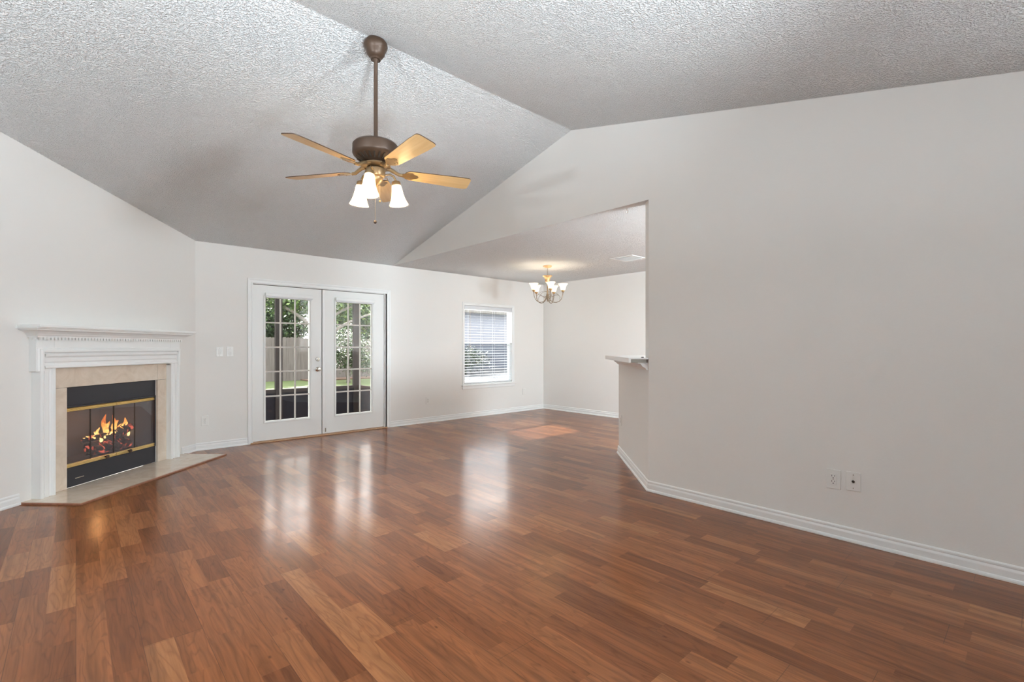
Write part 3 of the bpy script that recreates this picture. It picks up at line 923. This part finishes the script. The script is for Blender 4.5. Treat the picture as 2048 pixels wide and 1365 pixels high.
# frieze block: upper frame wider than the legs
mb = MB()
cells(mb, [MC - .755, MC - .615, MC + .615, MC + .755], [1.012, 1.035, 1.30], [(MC - .615, MC + .615, 1.012, 1.035)], lambda m, a, b, c, d: m.box(a, b, -.062, -.0005, c, d))
mb.build('frieze', M['trim'], fp, bevel=.002)
mb = MB()
PR = [(0, 0), (.004, .006), (.012, .010), (.014, .020), (.022, .024), (.034, .026), (.040, .020), (.040, 0)]
# backband: across below the frieze and down both ears
mb.sweep([(MC + .75, -.062, 1.014), (MC + .75, -.062, 1.20), (MC - .75, -.062, 1.20), (MC - .75, -.062, 1.014)], (0, -1, 0), [(a, b) for a, b in PR])
mb.build('backband', M['trim'], fp)
# legs with fluting profile
LP = [(0.735, 0), (0.735, .074), (.731, .080), (.722, .082), (.712, .079), (.706, .068), (.700, .064), (.698, .070), (.668, .070), (.664, .064), (.652, .058), (.644, .064), (.636, .076), (.622, .080), (.615, .074), (.615, 0)]
for sgn in (-1, 1):
    mb = MB()
    mb.poly_prism([(MC + sgn * a, -b - .0005, 0.0135) for a, b in LP], (0, 0, 1.012 - .0135 + .02))
    mb.build('leg', M['trim'], fp)
mb = MB()
LP2 = [(b_, a_) for a_, b_ in LP]
mb.poly_prism([(MC - .70, -b - .0005, 1.032 + (a - .615)) for a, b in LP], (1.40, 0, 0))
mb.build('head_molding', M['trim'], fp)
# marble facing
TH = .02
mb = MB()
mb.box(MC - .64, FB[0] - .0015, -TH, -.0005, .0135, FB[3] - .001); left_m = mb.build('marble_slab', M['marble'], fp, bevel=.0015)
mb = MB(); mb.box(FB[1] + .0015, MC + .64, -TH, -.0005, .0135, FB[3] - .001); mb.build('marble_slab', M['marble'], fp, bevel=.0015)
mb = MB(); mb.box(MC - .64, FB[1] + .000, -TH, -.0005, FB[3] + .001, 1.05); mb.build('marble_slab', M['marble'], fp, bevel=.0015)
mb = MB(); mb.box(FB[1] + .0015, MC + .64, -TH, -.0005, FB[3] + .001, 1.05); mb.build('marble_slab', M['marble'], fp, bevel=.0015)
# firebox shell
a0, a1 = FB[0] + .001, FB[1] - .001
mb = MB()
mb.poly_prism([(a0, .03, .17), (a0 + .14, .46, .17), (a1 - .14, .46, .17), (a1, .03, .17), (a1 + .02, .03, .17), (a1 + .02, .50, .17), (a0 - .02, .50, .17), (a0 - .02, .03, .17)], (0, 0, .56))
mb.box(a0, a1, .03, .50, .15, .17); mb.box(a0, a1, .03, .50, .73, .75)
mb.build('firebox', M['firebox'], fp)
def face(nm, z0, z1, y0, mat=M['black'], bev=.002):
    mb = MB(); mb.box(a0, a1, y0, .045, z0, z1); return mb.build(nm, mat, fp, bevel=bev)
face('top_panel', .705, FB[3] - .002, .004)
face('bottom_panel', .0135, .178, .004)
mb = MB(); mb.box(a0, a1, -.002, .02, .690, .705); mb.build('drip_lip', M['black'], fp, bevel=.002)
mb = MB(); mb.box(a1 - .012, a1, .0, .04, .178, .690); mb.build('side_post', M['black'], fp)
mb = MB(); mb.box(a0, a0 + .004, .0, .04, .178, .690); mb.build('side_post', M['black'], fp)
# brass bars with ribs, split in the middle
mid = (a0 + a1) / 2 + .0
dx0, dx1 = a0 + .005, a1 - .014
xm = (dx0 + dx1) / 2 + .02
for nm, z0, z1 in (('brass_rail', .655, .688), ('brass_rail', .180, .213)):
    for p0, p1 in ((dx0, xm - .003), (xm + .003, dx1)):
        mb = MB()
        h3 = (z1 - z0) / 3
        for k in range(3):
            mb.poly_prism([(p0, .022, z0 + k * h3), (p0, .004, z0 + k * h3 + .001), (p0, .0, z0 + (k + .5) * h3), (p0, .004, z0 + (k + 1) * h3 - .001), (p0, .022, z0 + (k + 1) * h3)], (p1 - p0, 0, 0))
        mb.build(nm, M['brass'], fp)
# glass bifold panes
wp = (dx1 - dx0) / 4
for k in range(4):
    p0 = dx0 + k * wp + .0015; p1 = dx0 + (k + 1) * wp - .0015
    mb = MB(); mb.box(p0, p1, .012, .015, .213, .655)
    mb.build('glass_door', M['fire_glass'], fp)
for k, hw_ in ((1, .002), (2, .004), (3, .002)):
    mb = MB(); mb.box(dx0 + k * wp - hw_, dx0 + k * wp + hw_, .008, .017, .213, .655)
    mb.build('door_edge', M['vent_dark'], fp)
for xk in (xm - .12, xm + .13):
    mb = MB(); mb.lathe([(0, 0), (.006, 0), (.006, .018), (.016, .022), (.017, .03), (.008, .034), (0, .034)], 16, Matrix.Translation((xk, .004, .20)) @ Matrix.Rotation(radians(90), 4, 'X'))
    mb.build('door_pull', M['bronze'], fp, True, autosmooth=40)
mb = MB(); mb.box(a0 + .09, a0 + .17, .001, .004, .075, .082); mb.build('name_strip', M['nickel'], fp)

# hearth
hr = empty('hearth', dpos(1.045, 0), radians(45))
tag(hr, 'cream marble hearth slab on the floor in front of the fireplace', 'hearth')
mb = MB(); mb.box(-.845, .845, -.478, -.0, .0005, .0125); mb.build('hearth_slab', M['marble'], hr, bevel=.001)
mb = MB()
mb.sweep([(-.845, -.005, .0005), (-.845, -.478, .0005), (.845, -.478, .0005), (.845, -.005, .0005)], (0, 0, 1), [(0, 0), (-.016, 0), (-.016, .008), (-.012, .013), (0, .0135)])
mb.build('edge_strip', M['hearth_trim'], hr)

# logs, grate and fire
def log(name, p0, p1, r, seed, label):
    rnd = random.Random(seed)
    mb = MB()
    p0, p1 = Vector((p0[0] * .8 + .12, p0[1] - .03, p0[2])), Vector((p1[0] * .8 + .12, p1[1] - .03, p1[2]))
    n = 9
    pts = [p0.lerp(p1, k / n) + Vector((rnd.uniform(-.004, .004), rnd.uniform(-.004, .004), rnd.uniform(-.004, .004))) for k in range(n + 1)]
    mb.tube(pts, r, 12, radii=[r * rnd.uniform(.88, 1.1) for _ in pts])
    for v in mb.bm.verts:
        v.co += Vector((rnd.uniform(-.004, .004), rnd.uniform(-.004, .004), rnd.uniform(-.004, .004)))
    o = mb.build(name, M['log'], None)
    o.location = dpos(FC, 0); o.rotation_euler = (0, 0, radians(45))
    tag(o, label, 'log', 'burning logs in the fireplace')
log('firewood_log', (-.27, .16, .248), (.20, .15, .252), .042, 1, 'lowest glowing log at the front of the grate')
log('firewood_log', (-.20, .27, .262), (.24, .26, .262), .050, 2, 'low charred log at the back of the grate')
log('firewood_log', (-.10, .17, .318), (.30, .22, .392), .050, 3, 'thick dark log rising to the right')
log('firewood_log', (-.30, .24, .352), (.05, .18, .372), .026, 4, 'thin burning log pointing left')
gr = empty('fire_grate', dpos(FC, 0), radians(45))
tag(gr, 'black iron grate under the burning logs', 'grate')
mb = MB()
for y in (.08, .16, .24):
    mb.tube([(-.06, y, .198), (.34, y, .198)], .007, 8)
for x in (-.02, .14, .30):
    mb.tube([(x, .055, .225), (x, .055, .198), (x, .27, .198), (x, .27, .25)], .006, 8)
mb.build('bars', M['black'], gr)
for x in (.0, .28):
    for y in (.08, .24):
        mb = MB(); mb.tube([(x, y, .171), (x, y, .198)], .007, 8)
        mb.build('foot', M['black'], gr)
rf = random.Random(11)
mb = MB()
def flame(x, y, z, h, r, lean=0):
    n = 9
    x = x * .8 + .12; y -= .03; r *= .78; h *= .88
    pts, rad = [], []
    ph = rf.uniform(0, 6)
    for k in range(n + 1):
        s = k / n
        pts.append((x + lean * s + .014 * sin(ph + 5 * s) * s, y + .008 * sin(ph * 1.7 + 5 * s), z + h * s))
        rad.append(max(.0008, r * (sin(pi * min(1, .22 + .78 * s)) ** .8) * (1 - .25 * s)))
    mb.tube(pts, r, 8, radii=rad)
for f in [(-.07, .20, .39, .20, .030, .0), (-.055, .19, .38, .13, .028, .01), (.045, .20, .39, .18, .026, .012), (.06, .21, .38, .12, .03, .03),
          (.10, .22, .38, .12, .022, .02), (-.14, .21, .37, .09, .018, -.01), (-.17, .22, .36, .06, .012, 0), (.14, .21, .385, .07, .013, .01),
          (.19, .2, .40, .08, .014, 0), (.225, .2, .41, .06, .01, 0), (.28, .25, .38, .13, .026, .01), (.33, .25, .30, .13, .018, -.01), (.31, .26, .34, .13, .024, .0),
          (-.02, .17, .365, .08, .016, 0), (.0, .16, .345, .05, .012, 0), (.05, .165, .35, .05, .010, 0), (.09, .168, .36, .05, .010, 0), (.125, .172, .37, .07, .012, 0),
          (-.10, .165, .34, .05, .014, 0), (-.06, .16, .34, .055, .011, 0), (-.24, .22, .36, .03, .012, -.03), (-.28, .22, .355, .022, .010, -.03), (-.20, .2, .35, .04, .014, -.02), (-.13, .18, .31, .05, .02, -.02)]:
    flame(*f)
o = mb.build('fire', M['flame'], None, True)
o.location = dpos(FC, 0); o.rotation_euler = (0, 0, radians(45))
tag(o, 'orange flames rising from the logs in the fireplace', 'fire', kind='stuff')
pl = bpy.data.lights.new('fire_glow', 'POINT'); pl.energy = 1.2; pl.color = (1, .45, .15); pl.shadow_soft_size = .06
po = bpy.data.objects.new('fire_glow', pl); po.location = dpos(FC, -.2, .5); COL.objects.link(po)

# ------------------------------------------------------------------ ceiling fan
FX, FY = 1.515, 3.05
fan = empty('ceiling_fan', (FX, FY, 0))
tag(fan, 'bronze five-blade ceiling fan with three lit glass shades on a long rod', 'ceiling fan')
mb = MB(); mb.lathe([(0, 3.30), (.060, 3.30), (.078, 3.275), (.080, 3.255), (.070, 3.235), (.064, 3.225), (.060, 3.205), (.045, 3.185), (.035, 3.178), (.033, 3.165), (0, 3.165)], 40)
mb.build('canopy', M['bronze'], fan, True, autosmooth=35)
mb = MB(); mb.lathe([(0, 3.20), (.024, 3.19), (.026, 3.17), (.0135, 3.150), (.0135, 2.64), (.025, 2.63), (.028, 2.60), (0, 2.60)], 20)
mb.build('downrod', M['bronze'], fan, True, autosmooth=40)
mb = MB(); mb.lathe([(0, 2.618), (.045, 2.616), (.06, 2.606), (.11, 2.600), (.140, 2.588), (.152, 2.574), (.153, 2.520), (.148, 2.508), (.135, 2.498), (.085, 2.462), (.07, 2.458), (.07, 2.448), (0, 2.448)], 48)
motor = mb.build('motor_housing', M['bronze'], fan, True, autosmooth=35)
mb = MB()
for k in range(24):
    a = 2 * pi * k / 24
    R = Matrix.Rotation(a, 4, 'Z') @ Matrix.Translation((.1125, 0, 2.4805)) @ Matrix.Rotation(-math.atan2(.036, .05), 4, 'Y')
    mb.box(-.022, .022, -.0050, .0050, -.0035, .0012, rot=R)
mb.build('vent_slots', M['vent_dark'], motor)
mb = MB(); mb.lathe([(0, 2.448), (.098, 2.446), (.100, 2.436), (.092, 2.430), (.06, 2.428), (0, 2.428)], 36)
mb.build('flywheel', M['antique'], fan, True, autosmooth=35)
mb = MB(); mb.lathe([(0, 2.43), (.045, 2.43), (.062, 2.418), (.064, 2.378), (.058, 2.366), (.050, 2.362), (.050, 2.352), (.036, 2.330), (.018, 2.315), (.010, 2.300), (.006, 2.296), (0, 2.294)], 36)
mb.build('light_fitter', M['antique'], fan, True, autosmooth=35)

def blade_outline():
    pts = []
    r0, r1 = .195, .668
    def hw(r):
        s = (r - r0) / (r1 - r0)
        return .050 + .019 * min(1, s * 1.3)
    left, right = [], []
    for k in range(9):                         # rounded root
        a = pi * .5 * k / 8
        left.append((r0 + .04 * (1 - sin(a) ** 1), hw(r0 + .04) * sin(a) if k else 0.0))
    left = [(r0 + .045 * (1 - cos(pi / 2 * k / 8)), hw(r0 + .045) * sin(pi / 2 * k / 8)) for k in range(9)]
    for k in range(1, 12):
        r = r0 + .045 + (r1 - .03 - r0 - .045) * k / 11
        left.append((r, hw(r)))
    hh = hw(r1)
    for k in range(1, 9):                      # tip: squarish curve
        a = pi / 2 * k / 8
        left.append((r1 - .03 + .03 * sin(a) ** .8, hh * cos(a) ** .35))
    pts = left + [(x, -y) for x, y in left[::-1][1:-1]]
    return pts
BZ = 2.405
proto_b = proto_i = None
for i, ang in enumerate((125, 197, 269, 341, 53)):
    A = Matrix.Rotation(radians(ang), 4, 'Z')
    if proto_b is None:
        mb = MB()
        o_ = blade_outline()
        mb.poly_prism([(x, y, 0) for x, y in o_], (0, 0, .006))
        b = mb.build('blade', [M['blade'], M['blade_top']], fan)
        for f in b.data.polygons:
            if f.normal.z > -.5: f.material_index = 1
        proto_b = b
        mb = MB()
        mb.poly_prism([(x, y, -.006) for x, y in [(.165, .012), (.19, .020), (.215, .038), (.245, .040), (.262, .022), (.285, .012), (.292, 0), (.285, -.012), (.262, -.022), (.245, -.040), (.215, -.038), (.19, -.020), (.165, -.012)]], (0, 0, .005))
        mb.tube([(.075, 0, .030), (.10, 0, .028), (.13, 0, .012), (.155, 0, -.002), (.18, 0, -.004)], .012, 10, radii=[.015, .014, .012, .012, .010])
        for (x, y) in ((.235, .022), (.235, -.022), (.275, 0)):
            mb.lathe([(0, -.009), (.004, -.009), (.005, -.006), (0, -.006)], 10, Matrix.Translation((x, y, 0)))
        it = mb.build('blade_bracket', M['antique'], fan)
        proto_i = it
    else:
        b = proto_b.copy(); COL.objects.link(b); b.parent = fan
        it = proto_i.copy(); COL.objects.link(it); it.parent = fan
    T_ = Matrix.Translation((0, 0, BZ)) @ A @ Matrix.Rotation(radians(-13), 4, 'X')
    b.matrix_local = T_; it.matrix_local = T_

shade_prof = [(.026, 0), (.030, -.006), (.033, -.020), (.036, -.045), (.041, -.075), (.048, -.100), (.056, -.122), (.064, -.138), (.066, -.143), (.0635, -.141), (.054, -.120), (.046, -.098), (.039, -.073), (.034, -.045), (.031, -.020), (.026, -.004)]
for ang in (227.7, 347.7, 107.7):
    ca, sa = cos(radians(ang)), sin(radians(ang))
    mb = MB()
    pts = [(.045, 2.378), (.070, 2.392), (.098, 2.400), (.122, 2.392), (.136, 2.372), (.140, 2.355)]
    mb.tube([(r * ca, r * sa, z) for r, z in pts], .007, 10)
    mb.tube([(r * ca, r * sa, z) for r, z in [(.040, 2.352), (.060, 2.345), (.078, 2.352), (.082, 2.366), (.072, 2.374), (.062, 2.368)]], .0028, 6)
    arm = mb.build('light_arm', M['antique'], fan, True)
    Tm = Matrix.Translation((.140 * ca, .140 * sa, 2.350)) @ Matrix.Rotation(radians(8), 4, Vector((sa, -ca, 0)))
    mb = MB(); mb.lathe([(0, .016), (.012, .015), (.026, .008), (.031, -.002), (.031, -.018), (.028, -.020), (0, -.020)], 28, Tm)
    mb.build('socket_cup', M['antique'], arm, True, autosmooth=35)
    mb = MB(); mb.lathe([(r, z - .012) for r, z in shade_prof], 64, Tm, flute=lambda a: .016 * cos(32 * a))
    mb.build('lamp_shade', M['fan_shade'], arm, True)
    l = bpy.data.lights.new('fan_bulb', 'POINT'); l.energy = 14.0; l.color = (1, .80, .54); l.shadow_soft_size = .022
    lo = bpy.data.objects.new('fan_bulb', l); lo.location = Vector((FX, FY, 0)) + Tm @ Vector((0, 0, -.07)); COL.objects.link(lo)
def chain(name, x, y, z0, z1, fob_r):
    mb = MB(); mb.tube([(x, y, z0), (x, y, z1)], .0007, 6)
    c = mb.build(name, M['brass'], fan)
    mb = MB(); mb.lathe([(0, z1), (fob_r * .5, z1 - .003), (fob_r, z1 - fob_r), (fob_r, z1 - fob_r * 1.6), (fob_r * .6, z1 - fob_r * 2.3), (0, z1 - fob_r * 2.4)], 16, Matrix.Translation((x, y, 0)))
    mb.build('fob', M['bronze'] if fob_r > .008 else M['gold_bronze'], c, True)
chain('pull_chain', -.002, .004, 2.30, 2.073, .0105)
chain('pull_chain', .025, -.012, 2.33, 2.213, .0075)

# ------------------------------------------------------------------ chandelier
CX, CY = 5.286, 5.014
ch = empty('chandelier', (CX, CY, 0))
tag(ch, 'five-arm bronze chandelier with lit upward glass shades in the dining area', 'chandelier')
mb = MB(); mb.lathe([(0, 2.4395), (.068, 2.4395), (.068, 2.432), (.058, 2.418), (.03, 2.408), (.010, 2.404), (0, 2.404)], 32)
mb.build('canopy', M['gold_bronze'], ch, True, autosmooth=40)
mb = MB()
z = 2.405
k = 0
while z > 2.29:
    pts = []
    for a in range(13):
        t = 2 * pi * a / 12
        x_ = .007 * cos(t); zz = z - .013 + .014 * sin(t)
        pts.append((x_, 0, zz) if k % 2 else (0, x_, zz))
    mb.tube(pts, .0018, 6, caps=False)
    z -= .0225; k += 1
mb.build('chain', M['pewter'], ch)
mb = MB(); mb.lathe([(0, 2.285), (.030, 2.286), (.072, 2.290), (.074, 2.284), (.055, 2.268), (.042, 2.250), (.038, 2.225), (.036, 2.200), (.020, 2.195), (0, 2.195)], 32)
mb.build('bell_cap', M['gold_bronze'], ch, True, autosmooth=40)
mb = MB(); mb.lathe([(0, 2.20), (.009, 2.20), (.009, 2.06), (.016, 2.05), (.012, 2.03), (.018, 2.00), (.022, 1.96), (.016, 1.93), (.008, 1.92), (.010, 1.905), (0, 1.895)], 24)
mb.build('column', M['pewter'], ch, True)
for kk, th in enumerate((-83, -11, 61, 133, 205)):
    ang = radians(th - 42.28)
    ca, sa = cos(ang), sin(ang)
    P = lambda r, z: (r * ca, r * sa, z)
    mb = MB()
    main = [(.014, 2.01), (.022, 1.96), (.045, 1.915), (.085, 1.888), (.130, 1.882), (.175, 1.897), (.208, 1.930), (.228, 1.975), (.235, 2.035)]
    mb.tube([P(*q) for q in main], .0055, 8)
    mb.tube([P(*q) for q in [(.018, 1.985), (.045, 1.965), (.080, 1.972), (.115, 1.992), (.150, 1.998), (.178, 1.985), (.190, 1.955), (.186, 1.925)]], .0028, 6)
    mb.tube([P(*q) for q in [(.020, 2.05), (.060, 2.052), (.105, 2.040), (.145, 2.015), (.170, 1.992)]], .0022, 6)
    arm = mb.build('arm', M['pewter'], ch, True)
    Tm = Matrix.Translation((.235 * ca, .235 * sa, 2.035))
    mb = MB(); mb.lathe([(0, 0), (.012, .0), (.022, .012), (.026, .030), (.026, .036), (0, .036)], 24, Tm)
    mb.build('cup', M['gold_bronze'], arm, True, autosmooth=40)
    mb = MB(); mb.lathe([(.022, .030), (.030, .034), (.038, .060), (.044, .085), (.056, .108), (.070, .122), (.073, .125), (.068, .123), (.053, .109), (.041, .086), (.035, .061), (.027, .038), (.020, .036)], 36, Tm)
    mb.build('lamp_shade', M['chand_shade'], arm, True)
    l = bpy.data.lights.new('chandelier_bulb', 'POINT'); l.energy = 1.1; l.color = (1, .88, .7); l.shadow_soft_size = .02
    lo = bpy.data.objects.new('chandelier_bulb', l); lo.location = (CX + .235 * ca, CY + .235 * sa, 2.105); COL.objects.link(lo)

# ------------------------------------------------------------------ added fill lights, unseen behind and beside the viewer
def fill_uplight(loc, watts, label):  # made-up uplight on a stand, brightens the ceiling
    r = empty('added_uplight', (loc[0], loc[1], 0))
    tag(r, label, 'added fill light')
    mb = MB(); mb.lathe([(0, 0), (.14, 0), (.14, .015), (.03, .03), (0, .03)], 32); mb.build('base', M['bronze'], r, True, autosmooth=40)
    mb = MB(); mb.lathe([(.012, .03), (.012, loc[2] - .1), (.03, loc[2] - .08)], 16); mb.build('pole', M['bronze'], r, True)
    mb = MB(); mb.lathe([(0, -.09), (.06, -.085), (.13, -.04), (.17, .02), (.175, .03), (.165, .02), (.125, -.03), (.05, -.07), (0, -.075)], 40, Matrix.Translation((0, 0, loc[2]))); mb.build('bowl', M['plastic'], r, True)
    l = bpy.data.lights.new('added_uplight_bulb', 'AREA'); l.shape = 'DISK'; l.size = .33; l.energy = watts; l.color = (.84, .93, 1)
    o = bpy.data.objects.new('added_uplight_bulb', l); o.location = (loc[0], loc[1], loc[2] + .035); o.rotation_euler = (pi, 0, 0); COL.objects.link(o)
fill_uplight((0.1, -1.0, 1.75), FILL[0], 'added unseen fill uplight behind the viewer')
fill_uplight((-1.2, 1.6, 1.75), FILL[1], 'added unseen fill uplight left of the viewer')
r = empty('added_spot', (3.25, -2.3, 0))  # added spot, brightens the fireplace wall and far ceiling slope
tag(r, 'added unseen fill spot in the front corner behind the viewer', 'added fill light')
mb = MB(); mb.lathe([(0, 0), (.13, 0), (.13, .015), (.012, .03), (.012, 1.62), (0, 1.62)], 24); mb.build('stand', M['bronze'], r, True, autosmooth=40)
l = bpy.data.lights.new('added_spot_bulb', 'SPOT'); l.energy = FILL[3]; l.color = (.84, .93, 1); l.shadow_soft_size = .35; l.spot_size = radians(72); l.spot_blend = 1.0
o = bpy.data.objects.new('added_spot_bulb', l); o.location = (3.25, -2.3, 1.75); o.rotation_euler = (Vector((0.0, 6.0, 2.35)) - Vector(o.location)).to_track_quat('-Z', 'Y').to_euler(); COL.objects.link(o)
r = empty('added_spot', (.6, -.35, 0))  # added spot, brightens the near ceiling slope
tag(r, 'added unseen fill spot aimed at the ceiling beside the viewer', 'added fill light')
mb = MB(); mb.lathe([(0, 0), (.13, 0), (.13, .015), (.012, .03), (.012, .62), (0, .62)], 24); mb.build('stand', M['bronze'], r, True, autosmooth=40)
l = bpy.data.lights.new('added_spot_bulb', 'SPOT'); l.energy = FILL[4]; l.color = (.84, .93, 1); l.shadow_soft_size = .2; l.spot_size = radians(62); l.spot_blend = 1.0
o = bpy.data.objects.new('added_spot_bulb', l); o.location = (.6, -.35, .85); o.rotation_euler = (Vector((1.5, 1.5, 2.9)) - Vector(o.location)).to_track_quat('-Z', 'Y').to_euler(); COL.objects.link(o)
def fill_globe(loc, watts, label):  # unseen light added to brighten the dining area
    r = empty('added_globe_light', loc)
    tag(r, label, 'ceiling light')
    mb = MB(); mb.lathe([(0, .0), (.07, -.002), (.06, -.03), (.012, -.035), (.012, -.8), (0, -.8)], 24); mb.build('canopy', M['nickel'], r, True)
    l = bpy.data.lights.new('added_globe_bulb', 'POINT'); l.energy = watts; l.color = (.80, .92, 1); l.shadow_soft_size = .38
    o = bpy.data.objects.new('added_globe_bulb', l); o.location = (loc[0], loc[1], loc[2] - .95); COL.objects.link(o)
fill_globe((4.1, -0.3, H), FILL[2], 'added unseen fill light hidden behind the gable wall')

# ------------------------------------------------------------------ outdoors
GZ = -.18
mb = MB(); mb.box(-25, 40, YB + WT + .02, 45, GZ - .1, GZ)
tag(mb.build('lawn', M['lawn']), 'sunlit green back lawn beyond the porch', 'lawn', kind='stuff')
mb = MB(); mb.box(-3.0, 4.45, YB + WT + .01, 9.8, GZ + .001, GZ + .02)
struct(mb.build('floor_porch', M['concrete']), 'concrete slab of the screened porch', 'porch floor')
pr_ = empty('screened_porch', (0, 9.7, GZ + .02))
tag(pr_, 'dark aluminium screened porch frame outside the french doors', 'porch')
mb = MB(); mb.box(-3.0, 4.5, -2.97, .2, 2.75, 2.83); mb.build('roof', M['soffit'], pr_)
mb = MB(); mb.box(-3.0, 4.45, -.03, .03, 2.63, 2.75); mb.build('header_beam', M['porch_metal'], pr_)
for x, wd_ in ((-2.95, .1), (-.6, .1), (1.1, .1), (2.84, .12), (4.38, .14)):
    mb = MB(); mb.box(x - wd_ / 2, x + wd_ / 2, -.04, .04, 0, 2.63); mb.build('post', M['porch_metal'], pr_)
mb = MB(); mb.box(4.42, 4.47, -2.9, -.04, 2.63, 2.75)
mb.build('side_beam', M['porch_metal'], pr_)
for y in (-1.0, -2.0):
    mb = MB(); mb.box(4.40, 4.46, y - .03, y + .03, 0, 2.63); mb.build('post', M['porch_metal'], pr_)
mb = MB(); mb.box(-2.9, 4.31, -.03, .03, .50, .57); mb.build('rail', M['porch_metal'], pr_)
mb = MB(); mb.box(-2.9, 4.31, -.01, .01, .0, .50); mb.build('kick_panel', M['kick'], pr_)
mb = MB(); mb.box(4.415, 4.445, -2.9, -.04, .50, .57); mb.build('rail', M['porch_metal'], pr_)
mb = MB(); mb.box(4.42, 4.44, -2.9, -.04, .0, .50); mb.build('kick_panel', M['kick'], pr_)

fc = empty('wood_fence', (0, 21, GZ))
tag(fc, 'weathered grey wooden privacy fence behind the lawn', 'fence')
rnd = random.Random(5)
mb = MB()
x = -12.0
while x < 12.5:
    h = 1.80 + rnd.uniform(-.02, .02)
    y = rnd.uniform(-.006, .006)
    wv = .14
    mb.poly_prism([(x, y, 0), (x + wv, y, 0), (x + wv, y, h - .03), (x + wv - .03, y, h), (x + .03, y, h), (x, y, h - .03)], (0, .02, 0))
    x += wv + .002
pk = mb.build('pickets', M['fence'], fc); pk['kind'] = 'stuff'
mb = MB()
for z in (.3, 1.4): mb.box(-12, 12.6, .03, .07, z, z + .09)
mb.build('rails', M['fence'], fc)
mb = MB(); mb.box(7.0, 12, 20.0, 20.95, GZ + .001, GZ + .05)
tag(mb.build('mulch_bed', M['mulch']), 'brown leaf mulch bed along the foot of the fence', 'mulch', kind='stuff')

def tree(loc, h, crown, nleaf, seed, mat, label, cat='tree', name='tree', trunk=.13, lean=(0, 0), leaf=.07, stems=()):
    rd = random.Random(seed)
    r = empty(name, loc)
    tag(r, label, cat)
    mb = MB()
    n = 8
    pts = [(lean[0] * (k / n) ** 1.3 + .05 * sin(k * 1.7 + seed), lean[1] * (k / n), h * k / n) for k in range(n + 1)]
    mb.tube(pts, trunk, 10, radii=[trunk * (1.25 - .75 * k / n) if k else trunk * 1.7 for k in range(n + 1)])
    for s0, s1 in stems:
        a, b = Vector(s0), Vector(s1)
        mb.tube([a.lerp(b, k / 6) + Vector((0, 0, .12 * sin(pi * k / 6))) for k in range(7)], .05, 8, radii=[trunk * .55 * (1 - .1 * k) for k in range(7)])
    mb.build('trunk', M['bark'], r, True)
    mb = MB()
    # leaves gathered in clumps over the crown blobs
    tot = sum(c[3] * c[4] * c[5] for c in crown)
    for cx, cy, cz, ax, ay, az in crown:
        m = int(nleaf * ax * ay * az / tot)
        ncl = max(6, m // 45)
        for _ in range(ncl):
            while True:
                q = Vector((rd.uniform(-1, 1), rd.uniform(-1, 1), rd.uniform(-1, 1)))
                if .35 < q.length < 1: break
            cc = Vector((cx + q.x * ax, cy + q.y * ay, cz + q.z * az))
            for _ in range(45):
                p = cc + Vector((rd.gauss(0, .16), rd.gauss(0, .16), rd.gauss(0, .12)))
                if p.z < .05: continue
                d = Vector((rd.gauss(0, 1), rd.gauss(0, 1), rd.gauss(-.3, .6))).normalized()
                s = d.cross(Vector((rd.gauss(0, .5), rd.gauss(0, .5), 1))).normalized()
                L_ = leaf * rd.uniform(.7, 1.3)
                v = [mb.bm.verts.new(p + x_) for x_ in (Vector((0, 0, 0)), d * L_ * .5 + s * L_ * .22, d * L_, d * L_ * .5 - s * L_ * .22)]
                mb.bm.faces.new(v)
    f = mb.build('foliage', mat, r)
    return r
tree((5.3, 22.5, GZ), 3.6, [(0, 0, 3.0, 2.0, 1.0, 1.2), (-1.8, .2, 2.7, 1.4, .9, 1.1), (1.5, .2, 2.6, 1.2, .9, 1.2)], 30000, 3, M['leaf'], 'dark green tree behind the fence in the left door panes', leaf=.18)
tree((10.2, 22.3, GZ), 3.4, [(0, 0, 2.9, 1.8, 1.0, 1.3), (-1.1, 0, 2.6, 1.0, .9, 1.1), (1.8, 0, 2.8, 1.2, .9, 1.2)], 26000, 4, M['leaf2'], 'bright green tree behind the fence in the right door panes', leaf=.18)
tree((5.28, 14.75, GZ), 2.9, [(-.9, .2, 2.9, 1.2, .6, .45), (.5, .2, 3.0, 1.3, .6, .45)], 6500, 6, M['leaf2'], 'pale-barked garden tree with leaning branches on the lawn', trunk=.12, lean=(.25, 0), leaf=.13,
     stems=[((.1, 0, 1.9), (-1.3, 0, 2.75)), ((.15, 0, 2.0), (1.7, .1, 2.85)), ((.1, 0, 1.5), (2.0, .2, 2.5))])
tree((7.9, 18.3, GZ), 1.5, [(0, 0, 1.35, .85, .6, .75), (.5, 0, .9, .6, .5, .5)], 5000, 7, M['leaf'], 'leafy shrub in front of the fence in the right door panes', 'shrub', 'shrub', trunk=.05, leaf=.10,
     stems=[((0, 0, .1), (.4, 0, 1.1)), ((0, 0, .1), (-.4, 0, 1.1))])
tree((14.4, 19.3, GZ), 1.2, [(0, 0, .8, 1.6, .6, .6)], 4200, 8, M['leaf'], 'low dark bush seen through the lower left of the window blind', 'shrub', 'shrub', trunk=.04, leaf=.10)

mb = MB(); mb.box(10.6, 24, 10.5, 23.9, GZ + .001, GZ + .03)
struct(mb.build('floor_patio', M['concrete']), 'grey concrete side yard slab beyond the dining window', 'patio')
nh = empty('neighbor_house', (17.5, 24, GZ))
tag(nh, 'pale neighbouring house with grey shingle roof beyond the dining window', 'house')
mb = MB(); mb.box(-6, 9, 0, 8, 0, 3.58); mb.build('siding_wall', M['siding'], nh)
mb = MB(); mb.poly_prism([(-6.5, -.4, 3.55), (-6.5, -.4, 3.7), (-6.5, 4, 5.4), (-6.5, 8.4, 3.7), (-6.5, 8.4, 3.55)], (16, 0, 0)); mb.build('roof', M['shingle'], nh)
